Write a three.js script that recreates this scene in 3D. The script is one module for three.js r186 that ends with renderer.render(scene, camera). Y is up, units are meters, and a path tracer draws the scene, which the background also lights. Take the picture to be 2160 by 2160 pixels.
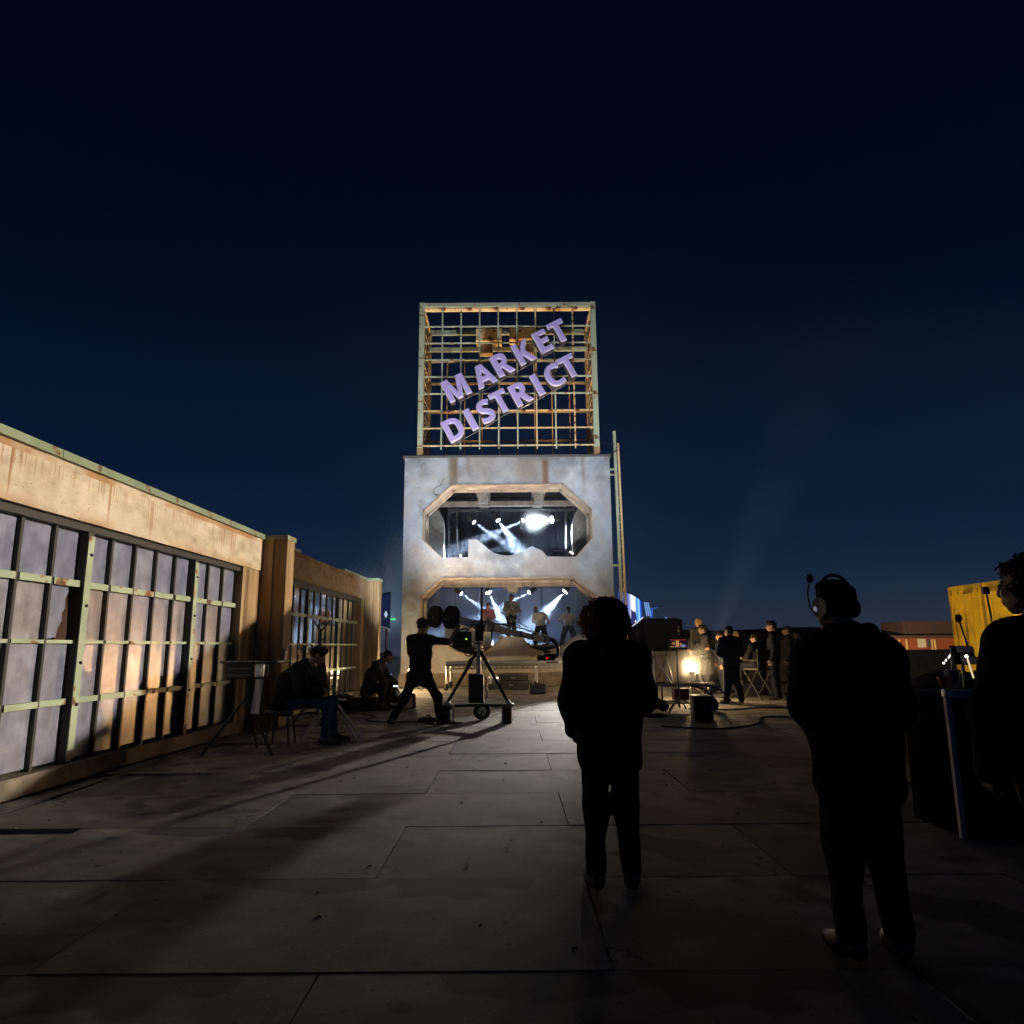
import * as THREE from 'three';
import { mergeGeometries } from 'three/addons/utils/BufferGeometryUtils.js';
import { RoundedBoxGeometry } from 'three/addons/geometries/RoundedBoxGeometry.js';
import { FontLoader } from 'three/addons/loaders/FontLoader.js';
import { TextGeometry } from 'three/addons/geometries/TextGeometry.js';
import { RectAreaLightUniformsLib } from 'three/addons/lights/RectAreaLightUniformsLib.js';
RectAreaLightUniformsLib.init();

// ───────── camera, sky, exposure ─────────
const scene = new THREE.Scene();
const camera = new THREE.PerspectiveCamera(71.5, 1, 0.1, 1500);
camera.position.set(0, 1.3, 0);
camera.rotation.order = 'YXZ';
camera.rotation.set(THREE.MathUtils.degToRad(10.72), 0, THREE.MathUtils.degToRad(-0.45));
const renderer = new THREE.WebGLRenderer({ antialias: true });
renderer.toneMapping = THREE.LinearToneMapping;
renderer.toneMappingExposure = 1;
renderer.shadowMap.enabled = true;
{ // clear night sky, pale just above the horizon where the town lies
  const W = 256, H = 256, data = new Float32Array(W * H * 4);
  const stops = [[0, .034, .045, .080], [2.5, .019, .030, .058], [7, .0052, .0150, .040], [13.5, .0012, .0080, .028], [22, .0004, .0042, .017], [28, .0002, .0028, .0115], [46, .0002, .0017, .007], [90, .0002, .0010, .004]];
  for (let y = 0; y < H; y++) {
    const e = Math.max(0, (y + .5) / H * 180 - 90);
    let k = 0; while (k < stops.length - 2 && e > stops[k + 1][0]) k++;
    const a = stops[k], b = stops[k + 1], t = Math.min(1, (e - a[0]) / (b[0] - a[0]));
    for (let x = 0; x < W; x++) for (let c = 0; c < 4; c++) data[(y * W + x) * 4 + c] = c === 3 ? 1 : a[c + 1] * Math.pow(b[c + 1] / a[c + 1], t);
  }
  const sky = new THREE.DataTexture(data, W, H, THREE.RGBAFormat, THREE.FloatType);
  sky.mapping = THREE.EquirectangularReflectionMapping; sky.magFilter = THREE.LinearFilter; sky.needsUpdate = true;
  scene.background = sky; scene.environment = sky;
  scene.fog = new THREE.FogExp2(0xe0ecff, .0006);   // thin stage smoke hanging over the whole set
}
const moon = new THREE.DirectionalLight(0xbfd0ff, 0.012);   // faint night light
moon.position.set(-30, 60, -40); moon.target.position.set(0, 0, -10); scene.add(moon, moon.target);
moon.castShadow = true; Object.assign(moon.shadow.camera, { left: -40, right: 40, top: 40, bottom: -40, far: 200 });

// ───────── helpers ─────────
let seed = 7;
const rnd = () => { seed = (seed * 1664525 + 1013904223) >>> 0; return seed / 4294967296; };
const rr = (a, b) => a + (b - a) * rnd();
const V = (x, y, z) => new THREE.Vector3(x, y, z);
const hash = (x, y, s) => { let h = (x * 374761393 + y * 668265263 + s * 974634757) | 0; h = Math.imul(h ^ (h >>> 13), 1274126177); return ((h ^ (h >>> 16)) >>> 0) / 4294967296; };
function vnoise(x, y, px, py, s) {           // value noise that repeats every px, py cells
  const xi = Math.floor(x), yi = Math.floor(y); let fx = x - xi, fy = y - yi; fx = fx * fx * (3 - 2 * fx); fy = fy * fy * (3 - 2 * fy);
  const m = (a, b) => ((a % b) + b) % b, x0 = m(xi, px), x1 = m(xi + 1, px), y0 = m(yi, py), y1 = m(yi + 1, py);
  return (hash(x0, y0, s) * (1 - fx) + hash(x1, y0, s) * fx) * (1 - fy) + (hash(x0, y1, s) * (1 - fx) + hash(x1, y1, s) * fx) * fy;
}
function fbm(u, v, fx, fy, s, oct = 5) { let t = 0, a = .5; for (let i = 0; i < oct; i++) { t += a * vnoise(u * fx, v * fy, fx, fy, s + i); fx *= 2; fy *= 2; a *= .5; } return t / (1 - Math.pow(.5, oct)); }
const sm = (x, a, b) => { const t = Math.min(1, Math.max(0, (x - a) / (b - a))); return t * t * (3 - 2 * t); };
const mixc = (a, b, t) => a.map((x, i) => x + (b[i] - x) * t);
function tex(w, h, sx, sy, fn, srgb = true) {  // fn(u, v) gives a colour 0..255; the map covers sx by sy metres
  const d = new Uint8Array(w * h * 4);
  for (let y = 0; y < h; y++) for (let x = 0; x < w; x++) { const c = fn((x + .5) / w, (y + .5) / h), o = (y * w + x) * 4; d[o] = c[0]; d[o + 1] = c[1]; d[o + 2] = c[2]; d[o + 3] = 255; }
  const t = new THREE.DataTexture(d, w, h, THREE.RGBAFormat); t.magFilter = THREE.LinearFilter; t.wrapS = t.wrapT = THREE.RepeatWrapping;
  if (srgb) t.colorSpace = THREE.SRGBColorSpace;
  t.repeat.set(1 / sx, 1 / sy); t.needsUpdate = true; return t;
}
function canvasTex(w, h, draw) { const c = document.createElement('canvas'); c.width = w; c.height = h; draw(c.getContext('2d'), w, h); const t = new THREE.CanvasTexture(c); t.colorSpace = THREE.SRGBColorSpace; return t; }
const M = (r, g, b, o = {}) => { const m = new THREE.MeshPhysicalMaterial({ roughness: .7, ...o }); m.color.setRGB(r, g, b); return m; };
const glow = (r, g, b, k, o = {}) => { const m = new THREE.MeshStandardMaterial({ roughness: .4, ...o }); m.color.setRGB(.05, .05, .05); m.emissive.setRGB(r, g, b); m.emissiveIntensity = k; return m; };

const used = new Map(), OFF = new WeakMap();
const numbered = (n) => { const k = used.get(n) ?? 0; used.set(n, k + 1); return k ? n + '_' + String(k).padStart(3, '0') : n; };
function tag(o, label, category, group, kind) { if (label) o.userData.label = label; if (category) o.userData.category = category; if (group) o.userData.group = group; if (kind) o.userData.kind = kind; return o; }
// a thing: parts are given in world metres unless local is set
function thing(name, label, category, [x, y, z], group, { ry = 0, local = false, kind } = {}) {
  const o = new THREE.Group(); o.name = numbered(name); o.position.set(x, y, z); o.rotation.y = ry; scene.add(o);
  OFF.set(o, local ? V(0, 0, 0) : V(x, y, z)); return tag(o, label, category, group, kind);
}
const UP = V(0, 1, 0), q_ = new THREE.Quaternion();
function boxUV(g) {
  const p = g.attributes.position, n = g.attributes.normal, uv = new Float32Array(p.count * 2);
  for (let i = 0; i < p.count; i++) {
    const ax = Math.abs(n.getX(i)), ay = Math.abs(n.getY(i)), az = Math.abs(n.getZ(i)), x = p.getX(i), y = p.getY(i), z = p.getZ(i);
    if (ay >= ax && ay >= az) { uv[2 * i] = x; uv[2 * i + 1] = z; } else if (ax >= az) { uv[2 * i] = z; uv[2 * i + 1] = y; } else { uv[2 * i] = x; uv[2 * i + 1] = y; }
  }
  g.setAttribute('uv', new THREE.BufferAttribute(uv, 2)); return g;
}
class B {
  constructor(keepUV) { this.g = []; this.keep = keepUV; }
  geo(g, m) {
    let h = g.index ? g.toNonIndexed() : g.clone();
    for (const k of Object.keys(h.attributes)) if (!['position', 'normal', 'uv'].includes(k)) h.deleteAttribute(k);
    if (m) h.applyMatrix4(m);
    if (!h.attributes.normal) h.computeVertexNormals();
    if (!this.keep) boxUV(h); else if (!h.attributes.uv) boxUV(h);
    h.morphAttributes = {}; this.g.push(h); return this;
  }
  box(x0, y0, z0, x1, y1, z1) { return this.geo(new THREE.BoxGeometry(Math.abs(x1 - x0), Math.abs(y1 - y0), Math.abs(z1 - z0)).translate((x0 + x1) / 2, (y0 + y1) / 2, (z0 + z1) / 2)); }
  rbox(cx, cy, cz, w, h, d, r = .01, rot = [0, 0, 0]) {
    const g = new RoundedBoxGeometry(w, h, d, 2, Math.min(r, w / 2.1, h / 2.1, d / 2.1));
    return this.geo(g, new THREE.Matrix4().compose(V(cx, cy, cz), new THREE.Quaternion().setFromEuler(new THREE.Euler(...rot)), V(1, 1, 1)));
  }
  bar(a, b, r, seg = 8, r2 = r) {
    a = V(...a); b = V(...b); const d = b.clone().sub(a), l = d.length();
    q_.setFromUnitVectors(UP, d.divideScalar(l));
    return this.geo(new THREE.CylinderGeometry(r2, r, l, seg), new THREE.Matrix4().compose(a.add(b).multiplyScalar(.5), q_.clone(), V(1, 1, 1)));
  }
  beam(a, b, w, h) {                          // square bar, w across, h along the other axis
    a = V(...a); b = V(...b); const d = b.clone().sub(a), l = d.length(), m = new THREE.Matrix4().lookAt(a, b, Math.abs(d.y) > .98 * l ? V(0, 0, 1) : UP);
    return this.geo(new THREE.BoxGeometry(w, h, l), m.setPosition(a.add(b).multiplyScalar(.5)));
  }
  tube(pts, r, seg = 24, rad = 6) { return this.geo(new THREE.TubeGeometry(new THREE.CatmullRomCurve3(pts.map((p) => V(...p))), seg, r, rad)); }
  ball(c, r, sx = 1, sy = 1, sz = 1, seg = 12) { return this.geo(new THREE.SphereGeometry(r, seg, seg * .75 | 0).scale(sx, sy, sz).translate(...c)); }
  wheel(c, axis, r, w, seg = 24) { const h = V(...axis).normalize().multiplyScalar(w / 2), a = V(...c).sub(h), b = V(...c).add(h); return this.bar(a.toArray(), b.toArray(), r, seg); }
  ring(c, axis, r, t) { return this.geo(new THREE.TorusGeometry(r, t, 8, 24), new THREE.Matrix4().compose(V(...c), new THREE.Quaternion().setFromUnitVectors(V(0, 0, 1), V(...axis).normalize()), V(1, 1, 1))); }
  build(name, mat, parent, label) {
    const g = this.g.length > 1 ? mergeGeometries(this.g) : this.g[0];
    const m = new THREE.Mesh(g, mat); m.castShadow = m.receiveShadow = true;
    if (parent) { m.name = name; const off = OFF.get(parent) ?? V(0, 0, 0); g.translate(-off.x, -off.y, -off.z); OFF.set(m, off); parent.add(m); } else { m.name = numbered(name); scene.add(m); }
    if (label) m.userData.label = label;
    return m;
  }
}
const b_ = () => new B();
function dup(root, [x, y, z], label, ry) { const r = root.clone(); r.name = numbered(root.name.replace(/_\d{3}$/, '')); r.userData = { ...root.userData }; r.position.set(x, y, z); if (ry !== undefined) r.rotation.y = ry; if (label) r.userData.label = label; scene.add(r); return r; }
// spot lamp just in front of a glowing lens
function spot(pos, target, color, intensity, angle, penumbra = .4, soft = 1) {
  const l = new THREE.SpotLight(color, intensity, 0, angle, penumbra, 2); l.position.set(...pos); l.target.position.set(...target);
  l.castShadow = true; l.shadow.radius = soft; l.shadow.mapSize.set(1024, 1024); l.name = numbered('lamp_light'); scene.add(l, l.target); return l;
}

// ───────── surfaces ─────────
const speck = (u, v, s) => { const h = hash(Math.floor(u * 260), Math.floor(v * 260), s); return h > .993 ? 1 : 0; };
const T_conc = tex(512, 512, 3, 3, (u, v) => { const a = fbm(u, v, 4, 4, 1), b = fbm(u, v, 24, 24, 9, 3), k = 120 + 95 * (a - .5) + 40 * (b - .5) - 40 * speck(u, v, 3); return [k + 4, k, k - 6]; });
const T_concB = tex(512, 512, 3, 3, (u, v) => { const k = 128 + 110 * (fbm(u, v, 10, 10, 21, 6) - .5) - 70 * speck(u, v, 5); return [k, k, k]; }, false);
// tower front: mottled grey concrete, two brown run-off stripes below the top, bare patches at the edge, hairline cracks
const T_front = tex(1024, 1024, 7.42, 8.2, (u, v) => {
  const wob = .012 * (fbm(u, v, 6, 6, 3) - .5);
  let k = 160 + 110 * (fbm(u, v, 5, 5, 31) - .5) + 78 * (fbm(u, v, 22, 22, 41, 5) - .5), c = [k - 8, k - 1, k + 8];
  c = mixc(c, [166, 182, 206], .55 * sm(fbm(u, v, 3, 4, 51), .45, .7));
  c = mixc(c, [150, 132, 116], .45 * sm(fbm(u, v, 4, 3, 61), .5, .75));
  const fine = fbm(u, v, 60, 3, 71, 3);
  for (const [x, w, len, col, st] of [[.24, .028, .12, [104, 84, 62], .75], [.685, .02, .15, [112, 78, 58], .7], [.31, .012, .06, [120, 104, 86], .4], [.6, .05, .1, [126, 112, 98], .3], [.87, .012, .12, [120, 96, 80], .35]]) {
    const d = Math.abs(u + wob - x) / w, top = 1 - v; if (d < 1.3) c = mixc(c, col, st * (1 - sm(d, .2, 1.3)) * (1 - sm(top, len * .6, len * 1.7)) * (.6 + .8 * fine));
  }
  for (const [x, y, st, col] of [[.22, .44, .7, [104, 88, 72]], [.47, .38, .65, [104, 92, 84]], [.72, .40, .7, [100, 80, 66]], [.34, .42, .35, [120, 104, 92]], [.1, .3, .3, [126, 110, 96]]]) { const d = Math.abs(u + wob * 2 - x) / .035, e = y - v; if (d < 1 && e > -.02) c = mixc(c, col, st * (1 - sm(d, .2, 1)) * sm(e, -.02, .02) * (1 - sm(e, .02, .16)) * (.5 + fine)); }
  c = mixc(c, [120, 120, 122], .75 * sm(fbm(u, v, 9, 9, 81), .55, .6) * sm(v, .955, .975) * sm(u, .5, .55));
  c = mixc(c, [118, 110, 104], .55 * sm(fbm(u, v, 12, 12, 82), .6, .66) * sm(Math.abs(u - .06), .06, .0));
  const cr = Math.abs(fbm(u, v, 3, 3, 91, 6) - .5); if (cr < .006) c = mixc(c, [74, 64, 58], .65 * sm(fbm(u, v, 3, 3, 95), .42, .6));
  if (speck(u, v, 11)) c = mixc(c, [80, 74, 70], .5);
  c = mixc(c, [158, 140, 114], .6 * (1 - sm(v, .0, .2)));
  return c;
});
const T_frontB = tex(512, 512, 7.42, 8.2, (u, v) => { const k = 140 + 90 * (fbm(u, v, 24, 24, 33, 5) - .5) - 60 * sm(fbm(u, v, 50, 50, 35, 2), .68, .8); return [k, k, k]; }, false);
// plaster band over the windows: rust runs down from the cap
const T_band = tex(2048, 256, 8, .62, (u, v) => {
  let k = 196 + 60 * (fbm(u, v, 12, 2, 131) - .5) + 46 * (fbm(u, v, 48, 6, 141, 4) - .5), c = [k, k - 13, k - 34];
  c = mixc(c, [206, 196, 182], .6 * sm(fbm(u, v, 9, 2, 155), .5, .72));
  c = mixc(c, [150, 106, 62], .75 * (1 - sm(v, .02, .5)) * sm(fbm(u, v, 14, 1, 151), .38, .66));
  const cl = hash(Math.floor(u * 26), 0, 5), n = sm(cl, .5, .9), run = sm(vnoise(u * 300, 0, 300, 1, 161), .66, .92) * n, len = .2 + .8 * vnoise(u * 120, 0, 120, 1, 171);
  c = mixc(c, [122, 66, 28], .8 * run * (1 - sm(1 - v, len * .35, len)));
  const run2 = sm(vnoise(u * 560, 0, 560, 1, 181), .7, .95); c = mixc(c, [132, 84, 44], .5 * run2 * (1 - sm(1 - v, .05, .4)));
  if (speck(u * 2, v * .3, 8)) c = mixc(c, [110, 80, 52], .6);
  return c;
});
const T_pil = tex(512, 512, 2, 3.3, (u, v) => { const s = fbm(u, v, 24, 2, 201, 4), k = 150 + 70 * (s - .5) + 40 * (fbm(u, v, 8, 8, 211) - .5); return mixc([k + 12, k - 12, k - 44], [80, 52, 28], .5 * sm(fbm(u, v, 12, 2, 221), .5, .75)); });
const T_paint = tex(512, 512, 1.7, 1.7, (u, v) => { // pale green paint with rust breaking through
  const n = fbm(u, v, 10, 10, 231, 5), k = 178 + 50 * (fbm(u, v, 5, 5, 241) - .5); let c = [k - 4, k + 4, k - 18];
  c = mixc(c, [148, 92, 50], .85 * sm(n, .71, .77)); return mixc(c, [84, 48, 30], .8 * sm(n, .77, .82));
});
const T_rust = tex(256, 256, 1, 1, (u, v) => { const n = fbm(u, v, 8, 8, 251, 5); return mixc([222, 200, 156], mixc([170, 104, 62], [70, 44, 34], sm(n, .62, .78)), sm(n, .56, .68)); });
const paneMap = (s, warm) => tex(256, 256, .6, .6, (u, v) => {
  const st = fbm(u, v, 14, 2, s, 4), n = fbm(u, v, 5, 5, s + 9), k = 128 + 24 * (st - .5) + 66 * (n - .5); let c = mixc([k - 8, k - 4, k + 16], [k + 16, k + 2, k - 6], warm);
  const sp = hash(Math.floor(u * 110), Math.floor(v * 110), s); if (sp > .992) c = mixc(c, [200, 196, 190], .6); else if (sp < .004) c = mixc(c, [40, 34, 30], .5);
  return c;
});
const PANES = [0, .25, .5, .1, .7].map((w, i) => { const m = paneMap(301 + i * 20, w); return M(.92, .92, .92, { map: m, roughness: .38 + .05 * (i % 3), ior: 1.5, clearcoat: 1, clearcoatRoughness: .3 }); });
const GLASS = [0, 1, 2].map((i) => M(.72 + .05 * i, .7, .64, { roughness: .03 + .03 * i, metalness: .95 }));
const T_floor = tex(1024, 1024, 6, 6, (u, v) => {
  const n = fbm(u, v, 6, 6, 401), f = fbm(u, v, 40, 40, 411, 3); let k = 128 + 90 * (n - .5) + 56 * (f - .5), c = [k + 6, k, k - 10];
  c = mixc(c, [64, 58, 54], .6 * sm(fbm(u, v, 5, 5, 421), .56, .7)); if (speck(u, v, 17)) c = mixc(c, [70, 64, 58], .7);
  const g = hash(Math.floor(u * 700), Math.floor(v * 700), 19); if (g > .985) c = mixc(c, [176, 168, 156], .5); else if (g < .02) c = mixc(c, [50, 46, 42], .5);
  const cr = Math.abs(fbm(u, v, 4, 4, 451, 6) - .5); if (cr < .0035) c = mixc(c, [38, 34, 32], .75 * sm(fbm(u, v, 4, 4, 455), .45, .6));
  const dr = fbm(u, v, 3, 12, 461, 4); c = mixc(c, [96, 88, 78], .45 * sm(dr, .52, .72)); const sp = fbm(u, v, 11, 11, 471, 3); return mixc(c, [44, 40, 38], .65 * sm(sp, .68, .74));
});
const T_yellow = tex(512, 512, 6, 2.6, (u, v) => {
  const k = 1 + .3 * (fbm(u, v, 8, 8, 431) - .5); let c = [206 * k, 160 * k, 22 * k]; const st = sm(fbm(u, v, 40, 2, 441, 3), .58, .8);
  c = mixc(c, [96, 60, 20], .6 * st); return mixc(c, [70, 50, 20], .6 * (1 - sm(v, .02, .14)) * sm(fbm(u, v, 20, 8, 451), .4, .6));
});

const C = {
  front: M(.92, .92, .92, { map: T_front, bumpMap: T_frontB, bumpScale: .012, roughness: .9 }),
  conc: M(.85, .85, .85, { map: T_conc, bumpMap: T_concB, bumpScale: .008, roughness: .9 }),
  concWarm: M(.82, .72, .6, { map: T_conc, bumpMap: T_concB, bumpScale: .006, roughness: .85 }),
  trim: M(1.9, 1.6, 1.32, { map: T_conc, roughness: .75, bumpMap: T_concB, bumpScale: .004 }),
  band: M(.95, .92, .88, { map: T_band, roughness: .9, bumpMap: T_concB, bumpScale: .006 }),
  pil: M(.8, .74, .62, { map: T_pil, roughness: .85 }),
  cap: M(.5, .56, .46, { map: T_paint, roughness: .45, metalness: .2 }),
  bar: M(.75, .8, .7, { map: T_paint, roughness: .55 }),
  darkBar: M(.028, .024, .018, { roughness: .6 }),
  cage: M(1, 1, .95, { map: T_paint, roughness: .6 }),
  rustBar: M(1, .92, .8, { map: T_rust, roughness: .75 }),
  rustDark: M(.45, .36, .28, { map: T_rust, roughness: .8 }),
  floor: M(.72, .72, .72, { map: T_floor, bumpMap: T_concB, bumpScale: .006, roughness: .8 }),
  dark: M(.02, .02, .021, { roughness: .55 }), black: M(.012, .012, .013, { roughness: .45 }), blackRough: M(.014, .014, .015, { roughness: .9 }),
  rubber: M(.02, .02, .02, { roughness: .8 }), steel: M(.42, .42, .42, { roughness: .35, metalness: .9 }), alu: M(.6, .6, .6, { roughness: .3, metalness: .9 }), greySteel: M(.18, .18, .18, { roughness: .5, metalness: .6 }),
  white: M(.75, .75, .73, { roughness: .5 }), paper: M(.7, .6, .58, { roughness: .9 }), roofDark: M(.03, .03, .035, { roughness: .95 }), far: M(.06, .05, .055, { roughness: .95 }), far2: M(.12, .09, .075, { roughness: .95 }),
  deck: M(.3, .3, .32, { roughness: .32 }), stageFloor: M(.006, .006, .007, { roughness: 1, specularIntensity: 0 }), drape: M(.17, .205, .29, { roughness: .95 }), redCup: M(.25, .04, .06, { roughness: .4 }), green: M(.02, .05, .03),
  purple: M(.60, .48, .92, { roughness: .34, metalness: .12, clearcoat: .6, clearcoatRoughness: .2 }), letterSide: M(.05, .042, .06, { roughness: .4 }), letterRim: M(.78, .72, .92, { roughness: .3, metalness: .3 }),
  yellow: M(.95, .95, .95, { map: T_yellow, roughness: .55 }), orange: M(.27, .075, .022, { roughness: .6 }), brown: M(.07, .04, .035, { roughness: .7 }),
};

// ───────── ground, roof deck, parapet ─────────
{
  const g = b_().box(-700, -9.2, -900, 700, -9, 300).build('ground', C.roofDark); tag(g, 'dark city ground far below the roof', null, null, 'structure');
  const roof = b_().box(-16, -9, -30.5, 34, -.03, 8).build('roof_deck', C.floor); tag(roof, 'flat concrete rooftop deck the crew stands on', null, null, 'structure'); OFF.set(roof, V(0, 0, 0));
  const gs = [0, 1, 2].map((i) => boxUV(new THREE.BoxGeometry(2.392, .03, 1.192)));
  gs.forEach((x, i) => { const uv = x.attributes.uv; for (let k = 0; k < uv.count; k++) uv.setXY(k, uv.getX(k) + i * 1.7, uv.getY(k) + i * 2.3); });
  const ms = [.72, .62, .8, .68].map((k) => { const m = C.floor.clone(); m.color.setRGB(k, k, k * .98); return m; });
  for (let z = -25.4, r = 0; z < 0; z += 1.2, r++) for (let x = -4.4 + (r % 2) * 1.2; x < 13; x += 2.4) {
    const m = new THREE.Mesh(gs[Math.floor(rnd() * 3)], ms[Math.floor(rnd() * 4)]); m.name = 'slab'; m.position.set(x + 1.2, -.0155 + rr(-.003, .003), z); m.rotation.x = rr(-.0012, .0012); m.receiveShadow = true; roof.add(m);
  }
}
{
  const p = thing('parapet', 'low concrete parapet wall at the back edge of the roof behind the crew', 'wall', [4, 0, -26.5]);
  b_().box(3.9, 0, -26.8, 34, 1.0, -26.5).build('wall', C.concWarm, p); b_().box(3.9, 1.0, -26.86, 34, 1.08, -26.44).build('coping', C.greySteel, p);
  const s = thing('roof_shed', 'low tan plant room beyond the parapet, behind the crew at right', 'shed', [8, 0, -28.5]);
  b_().box(6.9, 0, -29.6, 13.5, 1.5, -28.4).build('wall', C.concWarm, s); b_().box(6.8, 1.5, -29.7, 13.6, 1.6, -28.3).build('roof', C.far2, s);
}

// ───────── left building ─────────
{
  const w = thing('factory_building', 'long low plastered building with big steel-framed window walls along the left', 'building', [0, 0, 0], null, { ry: -.0234, local: true });
  const X = -4.64, R = X - .16;                                     // wall face, window face
  for (const [a, b] of [[1.2, 6.69], [6.7, 12.15]]) b_().box(X - .5, 3.17, -a, X + .05, 3.25, -b).build('coping', C.cap, w);
  for (const [a, b] of [[12.65, 14.2], [17.6, 20.1]]) b_().box(X - .5, 3.2, -a, X + .04, 3.25, -b).build('coping', C.cap, w);
  b_().box(X - .3, 2.62, -1.2, X, 3.17, -12.2).build('plaster_band', C.band, w);
  const band2 = C.band.clone(); band2.map = T_band.clone(); band2.map.offset.set(.37, 0); band2.color.setRGB(.62, .5, .36);  // dimmer amber light on this stretch is put into the colour
  b_().box(X - .3, 2.66, -12.6, X, 3.2, -20.2).build('plaster_band', band2, w, 'plaster band over the farther window wall, dim amber light put into its colour');
  b_().box(X - .3, -.01, -1.2, X - .02, .17, -20.2).build('sill_wall', C.concWarm, w);
  b_().box(R - .1, .17, -11.46, X - .02, 2.62, -12.2).build('jamb', C.pil, w); b_().box(R - .1, .17, -19.85, X - .02, 2.66, -20.2).build('jamb', C.pil, w); b_().box(R - .1, .17, -12.6, X - .02, 2.66, -13.0).build('jamb', C.pil, w);
  for (const [a, b, o] of [[12.2, 12.62, .42], [20.2, 20.6, .36]]) {
    const p = b_().box(X - .3, -.01, -a, X + o, 3.17, -b).box(X + o - .14, 0, -a + .03, X + o + .02, 3.17, -a - .02).box(X + .12, 0, -a + .02, X + .2, 3.17, -a - .02).build('pilaster', C.pil, w);
    b_().box(X - .3, 3.17, -a + .02, X + o + .02, 3.25, -b - .02).build('pilaster_cap', C.cap, p);
  }
  b_().box(X - 9, -.01, -1.2, X - .31, 3.1, -20.6).build('rear_block', C.roofDark, w);
  // two window walls of steel bars and single panes
  const rows = [[.2, .77], [.8, 1.37], [1.4, 1.95], [2.02, 2.56]];
  for (const [s0, s1, posts, warmGlass] of [[2.55, 11.44, [5.0, 7.45, 9.92], 0], [13.0, 19.85, [15.33, 17.8], 1]]) {
    const posS = [s0, ...posts, s1], cuts = [];
    for (let k = 0; k < posS.length - 1; k++) { const n = Math.max(1, Math.round((posS[k + 1] - posS[k]) / .49)); for (let j = 0; j < n; j++) cuts.push([posS[k] + (posS[k + 1] - posS[k]) * j / n, posS[k] + (posS[k + 1] - posS[k]) * (j + 1) / n, j === 0]); }
    b_().box(R - .06, 2.54, -s0, R + .1, 2.62 + .04 * warmGlass, -s1).build('head_shade_strip', C.darkBar, w);  // dark strip put in for the shade under the plaster band
    for (const [a, b, first] of cuts) {
      if (!first || a === s0) b_().box(R - .03, .17, -(a - .019), R + (warmGlass ? .025 : .052), 2.56, -(a + .019)).build('mullion', C.darkBar, w);
      for (let r = 0; r < 4; r++) {
        const [y0, y1] = rows[r], hole = !warmGlass && r === 2 && Math.abs(b - 7.45) < .02, hole2 = !warmGlass && r === 2 && Math.abs(a - 9.92) < .02;
        const mat = warmGlass ? GLASS[Math.floor(rnd() * 3)] : PANES[r === 3 ? (rnd() < .7 ? 0 : 3) : r === 0 ? 3 : Math.floor(rnd() * 5)];
        if (hole || hole2) { // broken pane: what is left of the glass, and a dark rag of sheeting behind it
          const sh = new THREE.Shape(), wd = b - a, P = hole ? [[0, 0], [.22, .03], [.24, .12], [.29, .2], [.28, .27], [.32, .33], [.31, .42], [.35, .5], [.34, .55], [.40, .55], [.44, .55], [wd, .57], [0, .57]] : [[.02, .2], [.06, .24], [.08, .3], [.05, .38], [.02, .42], [0, .57], [wd, .57], [wd, 0], [0, 0]];
          sh.moveTo(...P[0]); P.slice(1).forEach((p) => sh.lineTo(...p));
          const g = new THREE.ExtrudeGeometry(sh, { depth: .006, bevelEnabled: false }); g.rotateY(Math.PI / 2).translate(R, y0, -a);
          b_().geo(g).build('broken_pane', mat, w);
          if (hole) { const d = new THREE.PlaneGeometry(.28, .6, 10, 14); const q = d.attributes.position; for (let i = 0; i < q.count; i++) q.setZ(i, .02 * Math.sin(q.getX(i) * 60 + q.getY(i) * 9)); d.rotateY(Math.PI / 2).translate(R - .025, (y0 + y1) / 2, -(b - .13)); b_().geo(d).build('torn_sheet', M(.042, .019, .009, { roughness: .95, side: THREE.DoubleSide }), w, 'dark brown rag hanging in a broken pane'); }
          continue;
        }
        const p = b_().box(R - .004, y0, -(a + .02), R + .004, y1, -(b - .02)).build('pane', mat, w);
        p.position.x += rr(-.003, .003);
        if (warmGlass && rnd() < .0) p.visible = true;
      }
      for (let r = 0; r < 3; r++) { const y = (rows[r][1] + rows[r + 1][0]) / 2, thick = r === 1 ? .018 : (r === 2 ? .034 : .03); b_().box(R - .02, y - thick, -(a + .022), R + (warmGlass ? .025 : .05) + .02 * (hash(Math.round(a * 50), r, 3)), y + thick, -(b - .022)).build('transom', C.bar, w); }
    }
    for (const s of posts) {
      const p = b_().box(R - .03, .17, -(s - .05), R + (warmGlass ? .04 : .10), 2.56, -(s + .05)).build('window_post', C.darkBar, w);
      b_().box(R + (warmGlass ? .04 : .10), .3, -(s - .052), R + (warmGlass ? .05 : .112), 2.5, -(s + .052)).build('post_plate', C.bar, p);
      for (const y of [.75, 1.17, 1.76, 2.3]) b_().ball([R + (warmGlass ? .055 : .116), y, -(s + .01)], .018).build('bolt', C.black, p);
    }
  }
}

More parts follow.
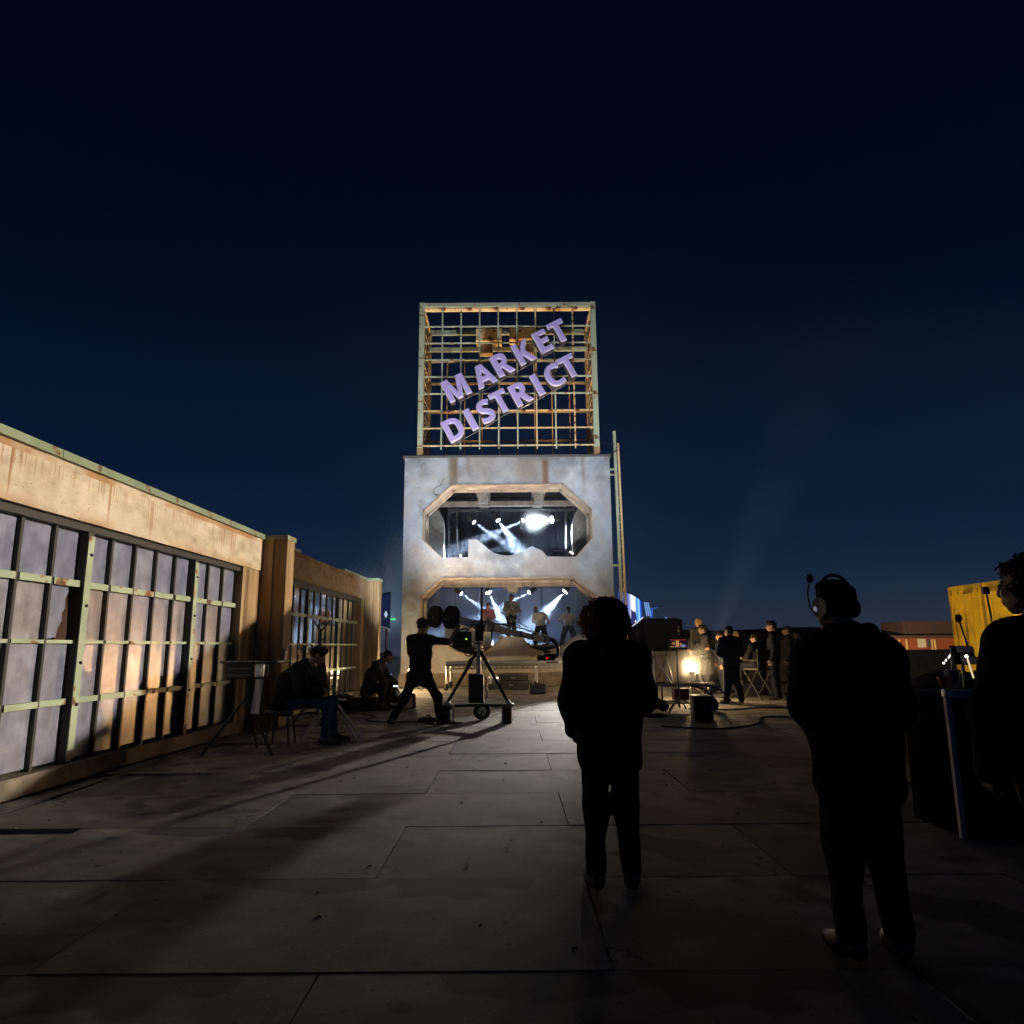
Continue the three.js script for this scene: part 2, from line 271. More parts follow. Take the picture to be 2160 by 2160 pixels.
// ───────── concrete tower ─────────
const ZF = -25;
function ribbon(pts, t, z0, z1) {            // a lining that follows an opening's edge, t thick to the left of the line
  const o = pts.map((p, i) => { const a = pts[Math.max(0, i - 1)], b = pts[Math.min(pts.length - 1, i + 1)], dx = b[0] - a[0], dy = b[1] - a[1], l = Math.hypot(dx, dy); return [p[0] - dy / l * t, p[1] + dx / l * t]; });
  const sh = new THREE.Shape(); sh.moveTo(...pts[0]); pts.slice(1).forEach((p) => sh.lineTo(...p)); o.reverse().forEach((p) => sh.lineTo(...p));
  return new THREE.ExtrudeGeometry(sh, { depth: z1 - z0, bevelEnabled: false }).translate(0, 0, z0);
}
const curve = (p, n) => new THREE.SplineCurve(p.map((q) => new THREE.Vector2(...q))).getPoints(n).map((q) => [q.x, q.y]);
{
  const t = thing('concrete_tower', 'tall weathered concrete tower with two octagonal openings holding stages', 'tower', [-.16, 0, ZF]);
  const wave = [[-1.56, 4.42], [-1.55, 5.05], [-1.26, 5.04], ...curve([[-1.2, 5.01], [-1.03, 4.87], [-.75, 4.63], [-.52, 4.52], [-.17, 4.47], [.17, 4.52], [.4, 4.63], [.58, 4.74], [.7, 4.79]], 20), [.74, 4.77], [1.0, 4.66], [1.1, 4.58], [1.17, 4.5], [1.22, 4.42]];
  const up = [[2.86, 6.1], [1.83, 7.06], [-2.18, 7.06], [-3.2, 6.1], [-3.2, 5.05], [-2.5, 4.41]], upR = [[2.28, 4.41], [2.86, 5.06]];
  const sc1 = curve([[-2.4, 1.41], [-2.11, 1.19], [-1.79, 1.05], [-1.4, .98], [-1.06, 1.04], [-.75, 1.22], [-.48, 1.48], [-.33, 1.65]], 20), sc2 = curve([[.31, 1.65], [.36, 1.47], [.57, 1.23], [.99, 1.09], [1.35, 1.13], [1.83, 1.3], [2.1, 1.51], [2.36, 1.65]], 20);
  const lo = [[2.92, 2.02], [2.92, 3.05], [2.15, 3.7], [-2.48, 3.7], [-3.23, 3.05], [-3.23, 1.6]];
  const poly = (a) => { const s = new THREE.Path(); s.moveTo(...a[0]); a.slice(1).forEach((p) => s.lineTo(...p)); return s; };
  const sh = new THREE.Shape(); [[-3.87, 0], [3.55, 0], [3.55, 8.05], [-3.87, 8.05]].forEach((p, i) => i ? sh.lineTo(...p) : sh.moveTo(...p));
  sh.holes.push(poly([...up, ...wave, ...upR]), poly([...lo, ...sc1, ...sc2]));
  const g = new THREE.ExtrudeGeometry(sh, { depth: .7, bevelEnabled: false }); g.translate(0, 0, ZF - .7);
  const fb = b_().geo(g); { const uv = fb.g[0].attributes.uv; for (let i = 0; i < uv.count; i++) uv.setXY(i, uv.getX(i) + 3.87, uv.getY(i)); }
  fb.build('front_wall', C.front, t);
  b_().box(-3.93, 8.05, ZF + .05, 3.61, 8.13, ZF - .5).build('coping', C.greySteel, t);
  b_().box(-3.9, 0, ZF + .32, 3.6, .32, ZF + .005).box(-3.9, .32, ZF + .16, 3.6, .42, ZF + .005).build('plinth', C.concWarm, t);
  for (const x of [-3.87, 3.15]) b_().box(x, 0, ZF - .705, x + .4, 8.05, ZF - 5).build('side_wall', C.conc, t);
  b_().box(-3.46, .9, ZF - 4.7, 3.14, 8.0, ZF - 5).build('rear_wall', C.drape, t);
  b_().box(-3.46, .95, ZF - .705, 3.14, 1.3, ZF - 4.69).build('floor_slab', M(.03, .034, .042, { roughness: 1, specularIntensity: 0 }), t); b_().box(-3.46, 3.95, ZF - .705, 3.14, 4.36, ZF - 4.69).build('floor_slab', C.stageFloor, t);
  b_().box(-3.46, 7.5, ZF - .705, 3.14, 8.05, ZF - 4.69).build('roof_slab', C.blackRough, t);
  const Z0 = ZF - .72, Z1 = ZF + .03;
  const boards = [[up[0], up[1]], [up[1], up[2]], [up[2], up[3]], [up[3], up[4]], [upR[1], up[0]], [lo[0], lo[1]], [lo[1], lo[2]], [lo[2], lo[3]], [lo[3], lo[4]], [lo[4], lo[5]]];
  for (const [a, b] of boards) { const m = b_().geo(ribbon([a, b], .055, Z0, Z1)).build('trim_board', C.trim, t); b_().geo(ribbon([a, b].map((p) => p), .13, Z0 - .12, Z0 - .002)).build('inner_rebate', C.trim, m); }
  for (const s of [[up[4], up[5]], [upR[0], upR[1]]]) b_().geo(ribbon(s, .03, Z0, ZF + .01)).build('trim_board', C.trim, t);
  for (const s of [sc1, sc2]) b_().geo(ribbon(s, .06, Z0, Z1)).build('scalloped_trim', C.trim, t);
  for (const x of [-1.08, 1.0]) b_().box(x - .24, 6.85, ZF - .85, x + .24, 7.49, ZF - 2.2).box(x - .17, 6.6, ZF - .95, x + .17, 6.85, ZF - 2.2).build('ceiling_bracket', C.conc, t);
  b_().box(-.35, 3.42, ZF - .85, .35, 3.94, ZF - 1.6).box(-.18, 3.25, ZF - .86, .18, 3.42, ZF - 1.5).build('ceiling_bracket', C.trim, t);
  b_().box(-3.46, 6.55, ZF - 1.4, 3.14, 6.72, ZF - 1.65).build('cross_beam', C.concWarm, t); b_().box(-3.46, 3.5, ZF - 1.55, 3.14, 3.64, ZF - 1.9).build('cross_beam', C.trim, t);
  for (const [x, d] of [[-2.85, 1], [2.55, -1]]) { // splayed columns inside the upper opening
    const s = new THREE.Shape(); s.moveTo(-.28, 4.36); s.lineTo(.28, 4.36); s.lineTo(.28, 5.5); s.bezierCurveTo(.28, 6, .2, 6.3, -.1 , 6.6); s.lineTo(-.45, 6.9); s.lineTo(-.45, 6.2); s.lineTo(-.28, 5.8);
    const cg = new THREE.ExtrudeGeometry(s, { depth: .5, bevelEnabled: false }); cg.scale(d, 1, 1); cg.translate(x, 0, ZF - 2);
    if (d < 0) { const ix = cg.index; const pos = cg.attributes.position.array; const nn = cg.attributes.normal.array; for (let i = 0; i < pos.length; i += 9) for (let k = 0; k < 3; k++) { [pos[i + k], pos[i + 6 + k]] = [pos[i + 6 + k], pos[i + k]]; [nn[i + k], nn[i + 6 + k]] = [nn[i + 6 + k], nn[i + k]]; } }
    b_().geo(cg).build('column', C.conc, t);
  }
  for (let x = -3.3; x < 3; x += .9) b_().rbox(x + .45, 2.5, ZF - 4.66, .86, 2.4, .06, .02).build('rear_panel', C.drape, t);
  for (const x of [-3.1, 2.75]) b_().box(x - .25, 1.3, ZF - 3.3, x + .25, 3.9, ZF - 3.4).build('side_flat', C.drape, t);
  b_().box(-3.4, 1.3, ZF - .75, 3.1, 1.36, ZF - 1.3).build('stage_lip', C.concWarm, t);
}

// ───────── sign cage ─────────
{
  const t = thing('sign_cage', 'open steel box cage of pale rusty bars standing on the tower roof', 'sign frame', [-.12, 8.13, ZF - 1]);
  const x0 = -3.43, x1 = 3.21, zf = ZF + .02, zb = ZF - 2.2;
  for (const x of [x0, x1 - .19]) b_().box(x, 8.42, zf, x + .19, 14.12, zf - .2).build('corner_post', C.cage, t);
  b_().box(x0 + .19, 13.96, zf, x1 - .19, 14.1, zf - .2).build('top_beam', C.cage, t); b_().box(x0 + .19, 13.88, zf - .06, x1 - .19, 13.955, zf - .3).build('angle_lip', C.rustBar, t);
  for (const [x, z] of [[x0 + .1, zf - .1], [x1 - .1, zf - .1], [x0 + .1, zb], [x1 - .1, zb]]) b_().box(x - .11, 8.1, z + .1, x + .11, 8.42, z - .1).build('foot', C.rustDark, t);
  for (let i = 0; i < 8; i++) { const x = -2.57 + .702 * i; b_().box(x - .026, 8.4, zf - .1, x + .026, 13.9, zf - .15).build('upright_bar', i > 4 && i !== 6 ? C.rustBar : C.cage, t); }
  for (let j = 0; j < 8; j++) { const y = 13.22 - .668 * j; b_().box(x0 + .12, y - .026, zf - .152, x1 - .12, y + .026, zf - .19).build('cross_bar', j > 4 ? C.rustBar : C.cage, t); }
  for (const x of [x0 + .06, x1 - .2]) {
    b_().box(x, 8.42, zb, x + .14, 14.0, zb - .14).build('rear_post', C.rustDark, t);
    b_().beam([x + .07, 13.98, zf - .2], [x + .07, 13.98, zb], .1, .14).build('side_rail', C.rustBar, t);
    for (let k = 1; k < 4; k++) b_().bar([x + .07, 8.3, zf - .2 - k * .5], [x + .07, 13.9, zf - .2 - k * .5], .022, 6).build('side_bar', C.rustDark, t);
    for (let j = 0; j < 8; j++) { const y = 13.22 - .668 * j; b_().bar([x + .07, y, zf - .2], [x + .07, y, zb], .02, 6).build('side_bar', C.rustBar, t); }
    for (let k = 0; k < 16; k++) { const y = 8.5 + k * .33; b_().bar([x + .03 + rr(-.02, .02), y, zf - .2], [x + .1, y + rr(.5, 1.3) * (k % 2 ? 1 : -.5) + .2, zb + rr(0, 1)], .009, 5).build('brace_wire', k % 3 ? C.rustBar : C.alu, t); }
  }
  b_().box(x0 + .1, 13.86, zb, x1 - .1, 14.04, zb - .16).build('rear_beam', C.cage, t); b_().box(x0 + .1, 13.0, zb + .3, x1 - .1, 13.16, zb + .16).build('rear_beam', C.cage, t); b_().box(x0 + .1, 12.8, zb - .3, x1 - .1, 12.86, zb - .44).build('rear_beam', C.rustBar, t);
  b_().box(x0 + .1, 11.7, zb, x1 - .1, 11.78, zb - .1).box(x0 + .1, 10.5, zb, x1 - .1, 10.56, zb - .1).box(x0 + .1, 9.3, zb, x1 - .1, 9.36, zb - .1).build('rear_beam', C.rustDark, t);
  for (let i = 0; i < 8; i++) { const x = -2.57 + .702 * i; b_().box(x - .02, 8.3, zb - .02, x + .02, 12.7, zb - .06).build('rear_bar', C.rustDark, t); }
  const c = thing('sign_cabinet', 'rusty boxed fitting hung high inside the sign cage', 'fitting', [-.2, 12.6, ZF - 1.3]);
  b_().rbox(-.85, 13.24, ZF - 1.2, 1.0, .5, .6).build('cabinet', C.rustBar, c); b_().rbox(.45, 13.28, ZF - 1.2, 1.0, .46, .6).build('cabinet', C.rustBar, c); b_().rbox(-.95, 12.72, ZF - 1.25, .5, .36, .4).build('lower_plate', C.rustDark, c); b_().rbox(.62, 12.72, ZF - 1.25, .6, .36, .4).build('lower_plate', C.rustDark, c); b_().tube([[-.3, 13.5, ZF - .8], [-.1, 13.4, ZF - .75], [0, 13.2, ZF - .78], [-.02, 13.0, ZF - .8]], .02).build('conduit', C.black, c);
}
// ───────── letters ─────────
{
  const font = await new FontLoader().loadAsync('fonts/droid/droid_sans_bold.typeface.json');
  const words = [['MARKET', [[-2.0, 10.57], [-1.01, 11.04], [-.31, 11.47], [.48, 11.92], [1.18, 12.34], [1.78, 12.73]], 'upper'], ['DISTRICT', [[-2.06, 9.01], [-1.46, 9.36], [-.92, 9.67], [-.38, 10.03], [.35, 10.34], [.96, 10.66], [1.58, 11.02], [2.13, 11.36]], 'lower']];
  for (const [word, at, row] of words) {
    const t = thing('sign_letters', `slanted purple metal letters reading ${word}, ${row} row on the cage`, 'sign', [0, 10.5, ZF + .2]);
    [...word].forEach((ch, i) => {
      const mk = (size, depth, bev, bs) => { const g = ch === 'I' ? new THREE.ExtrudeGeometry(new THREE.Shape([[0, 0], [.2, 0], [.2, .8], [0, .8]].map((p) => new THREE.Vector2(...p))), { depth, bevelEnabled: bev > 0, bevelThickness: bev, bevelSize: bs ?? bev, bevelSegments: 3 }) : new TextGeometry(ch, { font, size, depth, bevelEnabled: bev > 0, bevelThickness: bev, bevelSize: bs ?? bev, bevelSegments: 3, curveSegments: 8 }); g.computeBoundingBox(); const c = g.boundingBox.getCenter(V(0, 0, 0)); return g.translate(-c.x, -c.y, 0); };
      const m = (z) => new THREE.Matrix4().makeRotationZ(27.5 * Math.PI / 180).setPosition(at[i][0], at[i][1], z);
      const L = b_().geo(mk(.82, .44, .0), m(ZF - .04)).build('letter', C.letterSide, t);
      b_().geo(mk(.82, .012, .03, .03), m(ZF + .402)).build('letter_rim', C.letterRim, L);
      b_().geo(mk(.82, .03, .045, -.026), m(ZF + .43)).build('letter_face', C.purple, L);
    });
    const w = b_(); for (let i = 0; i < at.length - 1; i++) w.bar([at[i][0] + .1, at[i][1] - .42, ZF + .09], [at[i + 1][0] + .1, at[i + 1][1] - .42, ZF + .09], .012, 5);
    w.build('carrier_wire', C.alu, t);
    const br = b_(); at.forEach((p) => br.bar([p[0], p[1], ZF - .1], [p[0], p[1], ZF + .08], .02, 6)); br.build('bracket', C.alu, t);
  }
}

// ───────── stage lighting rigs ─────────
const LENS = glow(.78, .88, 1, 26), BLUEW = [.66, .82, 1], BEAM = 200;
const rgb = (c) => new THREE.Color().setRGB(...c);
function movingHead(at, aim, label, cd, ang, hangs = true, size = 1, pen = .7) {
  const t = thing('stage_spotlight', label, 'spotlight', at, 'stage spotlights in the tower'), a = V(...at), d = V(...aim).sub(a).normalize();
  const up = hangs ? .34 : -.3;
  b_().box(at[0] - .13, at[1] + up, at[2] - .08, at[0] + .13, at[1] + up + .1, at[2] + .08).build('base', C.black, t);
  for (const s of [-1, 1]) b_().beam([at[0] + s * .13, at[1] + up, at[2]], [at[0] + s * .13, at[1], at[2]], .03, .06).build('yoke_arm', C.black, t);
  const back = a.clone().addScaledVector(d, -.28), tip = a.clone().addScaledVector(d, .02);
  b_().bar(back.toArray(), tip.toArray(), .085, 14, .1).build('head', C.black, t);
  const l0 = a.clone().addScaledVector(d, .025), l1 = a.clone().addScaledVector(d, .05);
  b_().bar(l0.toArray(), l1.toArray(), .075 * size, 16).build('lamp_lens', LENS, t);
  const p = a.clone().addScaledVector(d, .075); spot(p.toArray(), aim, rgb(BLUEW), cd * BEAM, ang, pen, .4);
  if (!hangs) return t;
  return t;
}
// upper storey: black box-truss portal and six spots
{
  const t = thing('stage_truss', 'black box truss portal inside the upper opening', 'truss', [0, 4.36, -27.2]);
  const chordY = [6.52, 6.86], zz = [-27.35, -27.05];
  for (const y of chordY) for (const z of zz) b_().bar([-2.47, y, z], [2.42, y, z], .028, 8).build('chord', C.black, t);
  for (const xs of [[-2.47, -2.14], [2.09, 2.42]]) for (const x of xs) for (const z of zz) b_().bar([x, 4.37, z], [x, 6.86, z], .028, 8).build('chord', C.black, t);
  for (let i = 0; i < 14; i++) { const x = -2.14 + i * .3; b_().bar([x, chordY[i % 2], zz[1]], [x + .3, chordY[(i + 1) % 2], zz[1]], .014, 6).build('brace', C.black, t); }
  for (const [a, b] of [[-2.47, -2.14], [2.09, 2.42]]) for (let i = 0; i < 8; i++) { const y = 4.4 + i * .27; b_().bar([i % 2 ? a : b, y, zz[1]], [i % 2 ? b : a, y + .27, zz[1]], .014, 6).build('brace', C.black, t); }
  const d = thing('black_drape', 'black backcloth behind the upper stage spotlights', 'curtain', [0, 4.36, -28.9]);
  const g = new THREE.PlaneGeometry(6, 3, 80, 4), p = g.attributes.position; for (let i = 0; i < p.count; i++) p.setZ(i, .06 * Math.sin(p.getX(i) * 9) + .03 * Math.sin(p.getX(i) * 23)); g.computeVertexNormals();
  b_().geo(g.translate(0, 5.9, -29.2)).build('cloth', M(.008, .011, .022, { roughness: 1, side: THREE.DoubleSide }), d);
  const r = thing('stage_railing', 'thin dark rail and posts along the back of the upper stage', 'railing', [0, 4.36, -28.6]);
  for (let i = 0; i < 7; i++) b_().bar([-2 + i * .7, 4.36, -28.6], [-2 + i * .7, 5.1, -28.6], .025, 6).build('post', C.black, r);
  b_().bar([-2.1, 5.1, -28.6], [2.3, 5.1, -28.6], .025, 6).build('rail', C.black, r);
}
const UPZ = -27.2;
movingHead([-1.5, 6.08, UPZ], [.1, 4.9, UPZ + .3], 'leftmost of the four spotlights under the upper truss, thin beam to the right', 560, .13);
movingHead([-.56, 6.15, UPZ], [.45, 4.6, UPZ + .5], 'second spotlight from the left under the upper truss, wide beam downward', 560, .23);
movingHead([.46, 6.12, UPZ], [-1.0, 5.4, UPZ + .4], 'third spotlight from the left under the upper truss, beam to the left', 560, .13);
movingHead([1.58, 6.14, UPZ], [-.6, 5.75, UPZ + .9], 'rightmost spotlight under the upper truss, blazing toward the viewer', 1.1, .6, true, 1.7, .8);
movingHead([-2.02, 4.72, UPZ], [-1.0, 4.9, UPZ], 'small spotlight on the upper stage floor at far left', 120, .12, false);
movingHead([2.2, 4.72, UPZ + .65], [3.05, 5.75, UPZ + .85], 'spotlight on the upper stage floor at right, beam slanting up', 620, .1, false);
{
  const t = thing('lighting_pipe', 'black pipe carrying four spotlights over the lower stage', 'pipe', [0, 3.8, -28.25]);
  b_().bar([-3.3, 3.86, -28.25], [3.0, 3.86, -28.25], .03, 8).build('pipe', C.black, t);
}
const LZ = -28.25;
movingHead([-2.06, 3.4, LZ], [-.9, 2.6, LZ - .1], 'leftmost spotlight over the lower stage, thin beam to the right', 600, .13);
movingHead([-.96, 3.45, LZ], [-.05, 1.5, LZ + .3], 'second spotlight from the left over the lower stage, steep bright beam', 520, .2, true, 1.7);
movingHead([.69, 3.42, LZ], [-.7, 2.7, LZ + .2], 'third spotlight from the left over the lower stage, beam to the left', 600, .13);
movingHead([2.09, 3.45, LZ], [.9, 2.2, LZ + .1], 'rightmost spotlight over the lower stage, wide beam to the left', 560, .26, true, 1.6);
// smoke clouds of fine flecks; the two at lamps are added for glow
{
  const pos = [], nor = [], s = .0022;
  for (let i = 0; i < 1250; i++) {
    let a, b, c; do { a = rr(-1, 1); b = rr(-1, 1); c = rr(-1, 1); } while (a * a + b * b + c * c > 1 || rnd() < (a * a + b * b + c * c) * .8);
    const o = V(a, b, c).multiplyScalar(.5), n = V(rr(-1, 1), rr(-1, 1), rr(-1, 1)).normalize(), u = V(n.y, n.z, n.x).cross(n).normalize().multiplyScalar(s), w = n.clone().cross(u);
    const q = [o.clone().sub(u).sub(w), o.clone().add(u).sub(w), o.clone().add(u).add(w), o.clone().sub(u).add(w)];
    for (const k of [0, 1, 2, 0, 2, 3]) { pos.push(q[k].x, q[k].y, q[k].z); nor.push(n.x, n.y, n.z); }
  }
  const puff = new THREE.BufferGeometry(); puff.setAttribute('position', new THREE.Float32BufferAttribute(pos, 3)); puff.setAttribute('normal', new THREE.Float32BufferAttribute(nor, 3));
  const mat = new THREE.MeshStandardMaterial({ color: 0xffffff, roughness: 1, transparent: true, opacity: .28, side: THREE.DoubleSide, depthWrite: false });
  const gs = () => (rnd() + rnd() + rnd() - 1.5) / 1.5;
  const cloud = (label, n, place) => {
    const m = new THREE.InstancedMesh(puff, mat, n); m.name = numbered('smoke'); const e = new THREE.Euler(), q = new THREE.Quaternion();
    for (let i = 0; i < n; i++) { const [x, y, z, k] = place(i); m.setMatrixAt(i, new THREE.Matrix4().compose(V(x, y, z), q.setFromEuler(e.set(rr(0, 6), rr(0, 6), rr(0, 6))), V(k, k, k))); }
    m.castShadow = m.receiveShadow = true; scene.add(m); tag(m, label, 'smoke', null, 'stuff');
  };
  cloud('added smoke shaped as the glare left of the rightmost spotlight under the upper truss', 240, () => { const k = Math.pow(rnd(), .7), w = .08 + .34 * k; return [1.48 - .78 * k + gs() * .2, 6.1 - .16 * k + gs() * w, -27.05 + .4 * k + gs() * w, .3 + .5 * k + rr(0, .2)]; });  // added flecks that give the lamp its glare
  cloud('added thin smoke shaped as the halo round the bare work lamp at right', 60, () => { const k = .1 + .75 * rnd() * rnd(), d = V(gs(), gs(), gs()).normalize(); return [4.31 + d.x * k, .8 + d.y * k, -17.6 + d.z * k, .2 + .55 * rnd()]; });  // added flecks that give the bulb its halo
  cloud('bluish smoke drifting beside the left edge of the tower', 260, () => { const k = rnd(); return [-4.15 - 2.6 * k * rnd(), 2.2 + 4.2 * rnd() * (1 - .5 * k), rr(-29.3, -27.6), rr(1, 2)]; });
}
// floods: box fixtures on the ground that light the tower from below, and unseen ones added for fill
function flood(at, aim, label, color, cd, ang, pen, w = .5, grp = 'film floodlights') {
  const t = thing('floodlight', label, 'floodlight', at, grp), a = V(...at), d = V(...aim).sub(a).normalize(), m = new THREE.Matrix4().lookAt(V(0, 0, 0), d, UP), q = new THREE.Quaternion().setFromRotationMatrix(m), e = new THREE.Euler().setFromQuaternion(q);
  const body = a.clone().addScaledVector(d, -.12);
  b_().rbox(body.x, body.y, body.z, w, w * .7, .2, .02, [e.x, e.y, e.z]).build('housing', C.black, t);
  b_().rbox(a.x, a.y, a.z, w * .86, w * .56, .03, .004, [e.x, e.y, e.z]).build('lamp_face', glow(...color, 9), t);
  const f0 = a.y > 3.7 && a.y < 3.8 ? 3.95 : a.y > 8 ? 8.06 : a.y > 3.5 ? 3.73 : 0; b_().bar([a.x, f0, a.z], [a.x, a.y, a.z], .02, 8).bar([a.x - .3, f0 + .02, a.z], [a.x + .3, f0 + .02, a.z], .018, 6).bar([a.x, f0 + .02, a.z - .3], [a.x, f0 + .02, a.z + .3], .018, 6).build('stand', C.black, t);
  spot(a.clone().addScaledVector(d, .03).toArray(), aim, rgb(color), cd, ang, pen, 4); return t;
}
flood([2.05, .5, -15.6], [.3, 9.6, -25], 'floodlight on the ground hidden behind the curly-haired woman, aimed at the tower', [.86, .93, 1], 370, .6, .7);
flood([-2.95, .3, -17.6], [-.8, 9.4, -25], 'floodlight on the ground by the far end of the window wall, aimed at the tower', [.82, .91, 1], 280, .62, .7);
flood([-2.75, .35, -23.3], [-1.4, 9, -25], 'amber floodlight at the foot of the tower, left of the decking', [1, .6, .27], 110, .5, .8, .34);
flood([2.75, .35, -23.2], [1.2, 9, -25], 'amber floodlight at the foot of the tower, hidden behind the woman', [1, .6, .27], 110, .5, .8, .34);
flood([-.65, .3, -24.05], [-.3, 9, -24.9], 'amber floodlight at the foot of the tower, behind the crane battery box', [1, .64, .3], 44, .5, .7, .3);
flood([-1.9, 8.3, -26.2], [-1.2, 14, -26.1], 'added unseen amber floodlight on the tower roof inside the cage, left', [1, .64, .28], 46, .95, .8, .3);  // added lamp, warms the cage bars from inside
flood([1.8, 8.3, -26.2], [1.1, 14, -26.1], 'added unseen amber floodlight on the tower roof inside the cage, right', [1, .64, .28], 46, .95, .8, .3);  // second added lamp, gilds the undersides of the cage
flood([3.12, 2.15, -24.1], [.35, 0, -13.2], 'added unseen floodlight on a stand by the tower, behind the curly-haired person, aimed at the crew', [1, .94, .86], 700, .15, .8, .4);  // added lamp for the light patch on the deck by the crane
flood([2.85, .62, -21.2], [-4.4, .95, -8.5], 'added unseen amber floodlight in front of the decking, behind the curly-haired person, aimed at the window wall', [1, .5, .18], 75, .12, 1, .4);  // added lamp whose reflection makes the warm patches on the panes
flood([.1, 3.78, -25.98], [.5, 2.2, -27.1], 'added unseen small floodlight behind the top edge of the lower opening, aimed down at the performers', [1, .84, .7], 34, .95, .6, .22);  // added fill that brightens the singer and dancers
flood([-5.0, .22, -29], [-6.6, 9, -33], 'added unseen small cool floodlight lighting the smoke left of the tower', [.42, .66, 1], 130, .8, 1, .3);  // added lamp that gives the smoke its blue glow
flood([8.0, .6, -30.25], [11.4, 7.6, -30.9], 'small floodlight behind the plant room throwing a faint beam into the sky', [1, .93, .95], 1900, .19, 1, .25);
// key light for the window wall, far out of frame at right, with a black flag that keeps it off the crew
{
  const L = V(24, 7, -13), aim = V(-4.4, 2.1, -9.2), d = aim.clone().sub(L).normalize(), back = L.clone().addScaledVector(d, -.5), mid = L.clone().addScaledVector(d, -.05);
  const t = thing('key_light', 'large film lamp on a tall stand at far right, aimed at the window wall', 'film lamp', [24, 0, -13]);
  b_().bar(back.toArray(), mid.toArray(), .25, 20, .3).build('housing', C.black, t);
  b_().bar(L.clone().addScaledVector(d, -.045).toArray(), L.clone().addScaledVector(d, -.02).toArray(), .27, 20).build('lamp_face', glow(1, .85, .66, 12), t);
  b_().bar([24.3, 0, -13], [24.3, 6.9, -13], .04, 10).build('stand', C.steel, t);
  for (const k of [0, 1, 2]) b_().bar([24.3, 1, -13], [24.3 + Math.cos(k * 2.1) * .8, .02, -13 + Math.sin(k * 2.1) * .8], .025, 8).build('leg', C.steel, t);
  spot(L.toArray(), aim.toArray(), rgb([1, .86, .70]), 4000, .17, .35, .25);
  const A = V(-4.45, .42, -8.0), Bp = V(-4.4, 1.5, -11.4), k = .055, pa = L.clone().lerp(A, k), pb = L.clone().lerp(Bp, k), e = pb.clone().sub(pa);
  const f = thing('flag', 'black flag on a stand in front of the key light at far right', 'flag', [pa.x, 0, pa.z]);
  const p0 = pa.clone().addScaledVector(e, -3), p1 = pb.clone().addScaledVector(e, 3), dn = V(0, -.9, 0);
  const g = new THREE.BufferGeometry(), vs = [p0, p1, p1.clone().add(dn), p0.clone().add(dn)], n = e.clone().cross(dn).normalize().multiplyScalar(.01), all = [...vs, ...vs.map((v) => v.clone().add(n))];
  const ix = [0, 2, 1, 0, 3, 2, 4, 5, 6, 4, 6, 7, 0, 1, 5, 0, 5, 4, 1, 2, 6, 1, 6, 5, 2, 3, 7, 2, 7, 6, 3, 0, 4, 3, 4, 7];
  g.setAttribute('position', new THREE.Float32BufferAttribute(ix.flatMap((i) => all[i].toArray()), 3)); g.computeVertexNormals();
  b_().geo(g).build('cloth', M(.008, .008, .008, { roughness: 1, side: THREE.DoubleSide }), f);
  const mx = p0.clone().lerp(p1, .5); b_().bar([mx.x, 0, mx.z], [mx.x, mx.y - .1, mx.z], .02, 8).build('stand', C.steel, f);
}
// bare work lamp in the crowd at right
{
  const t = thing('work_lamp', 'bare glaring warm lamp on a low stand among the crew at right', 'lamp', [4.31, 0, -17.6]);
  const bulb = (t, [x, y, z], r, k, cd) => {
    b_().ball([x, y, z], r, 1, .95, 1, 16).build('lamp_bulb', glow(1, .74, .38, k), t);
    b_().bar([x, y - r - .06, z], [x, y - r * .8, z], .06, 10).build('socket', C.black, t); b_().bar([x, y * .35, z], [x, y - r - .04, z], .018, 8).build('pole', C.black, t);
    for (const a of [.4, 2.5, 4.6]) b_().bar([x, y * .46, z], [x + .42 * Math.cos(a), .01, z + .42 * Math.sin(a)], .014, 6).build('leg', C.steel, t);
    const l = new THREE.PointLight(rgb([1, .68, .34]), cd); l.position.set(x, y, z); l.castShadow = true; l.shadow.radius = 4; l.name = numbered('work_lamp_light'); scene.add(l);
  };
  bulb(t, [4.31, .79, -17.6], .125, 18, 20);
  for (let k = 0; k < 5; k++) { const h = k * Math.PI / 5, g = new THREE.TorusGeometry(.165, .004, 5, 28); b_().geo(g.rotateY(h).translate(4.31, .79, -17.6)).build('guard_wire', C.black, t); }
  bulb(thing('work_lamp', 'added unseen bare warm lamp at the foot of the tower, hidden behind the jib operator', 'lamp', [-3.1, 0, -22.3]), [-3.1, .6, -22.3], .12, 14, 22);  // added lamp, brightens the tower base and the farther window reflection
  bulb(thing('work_lamp', 'added unseen bare warm lamp by the decking, hidden behind the curly-haired person', 'lamp', [2.8, 0, -21.6]), [2.8, .55, -21.6], .12, 12, 20);  // added lamp for the warm pane reflection and ground glow
}
// ladder on the tower's right side
{
  const t = thing('wall_ladder', 'tall pale steel ladder standing off the right side of the tower', 'ladder', [3.86, 0, -25.5]);
  b_().beam([3.86, 0, -25.3], [3.8, 9.1, -25.3], .1, .07).build('rail', C.cage, t); b_().beam([4.03, 0, -25.35], [3.93, 8.65, -25.35], .07, .07).build('rail', C.rustBar, t);
  for (let y = .3; y < 8.6; y += .3) b_().bar([3.87 - y * .0066, y, -25.32], [4.02 - y * .011, y, -25.34], .015, 6).build('rung', C.rustBar, t);
  for (const y of [7.65, 7.45, 4.12, 1.6]) b_().box(3.55, y - .035, -25.33, 3.82, y + .035, -25.27).build('standoff', C.cage, t);
  b_().tube([[3.25, 8.62, -25], [3.6, 8.55, -25.1], [3.8, 8.6, -25.2]], .015).tube([[3.3, 8.16, -25.1], [3.6, 8.2, -25.1], [3.85, 8.35, -25.25], [3.86, 8.6, -25.2]], .015).build('cable', C.black, t);
}
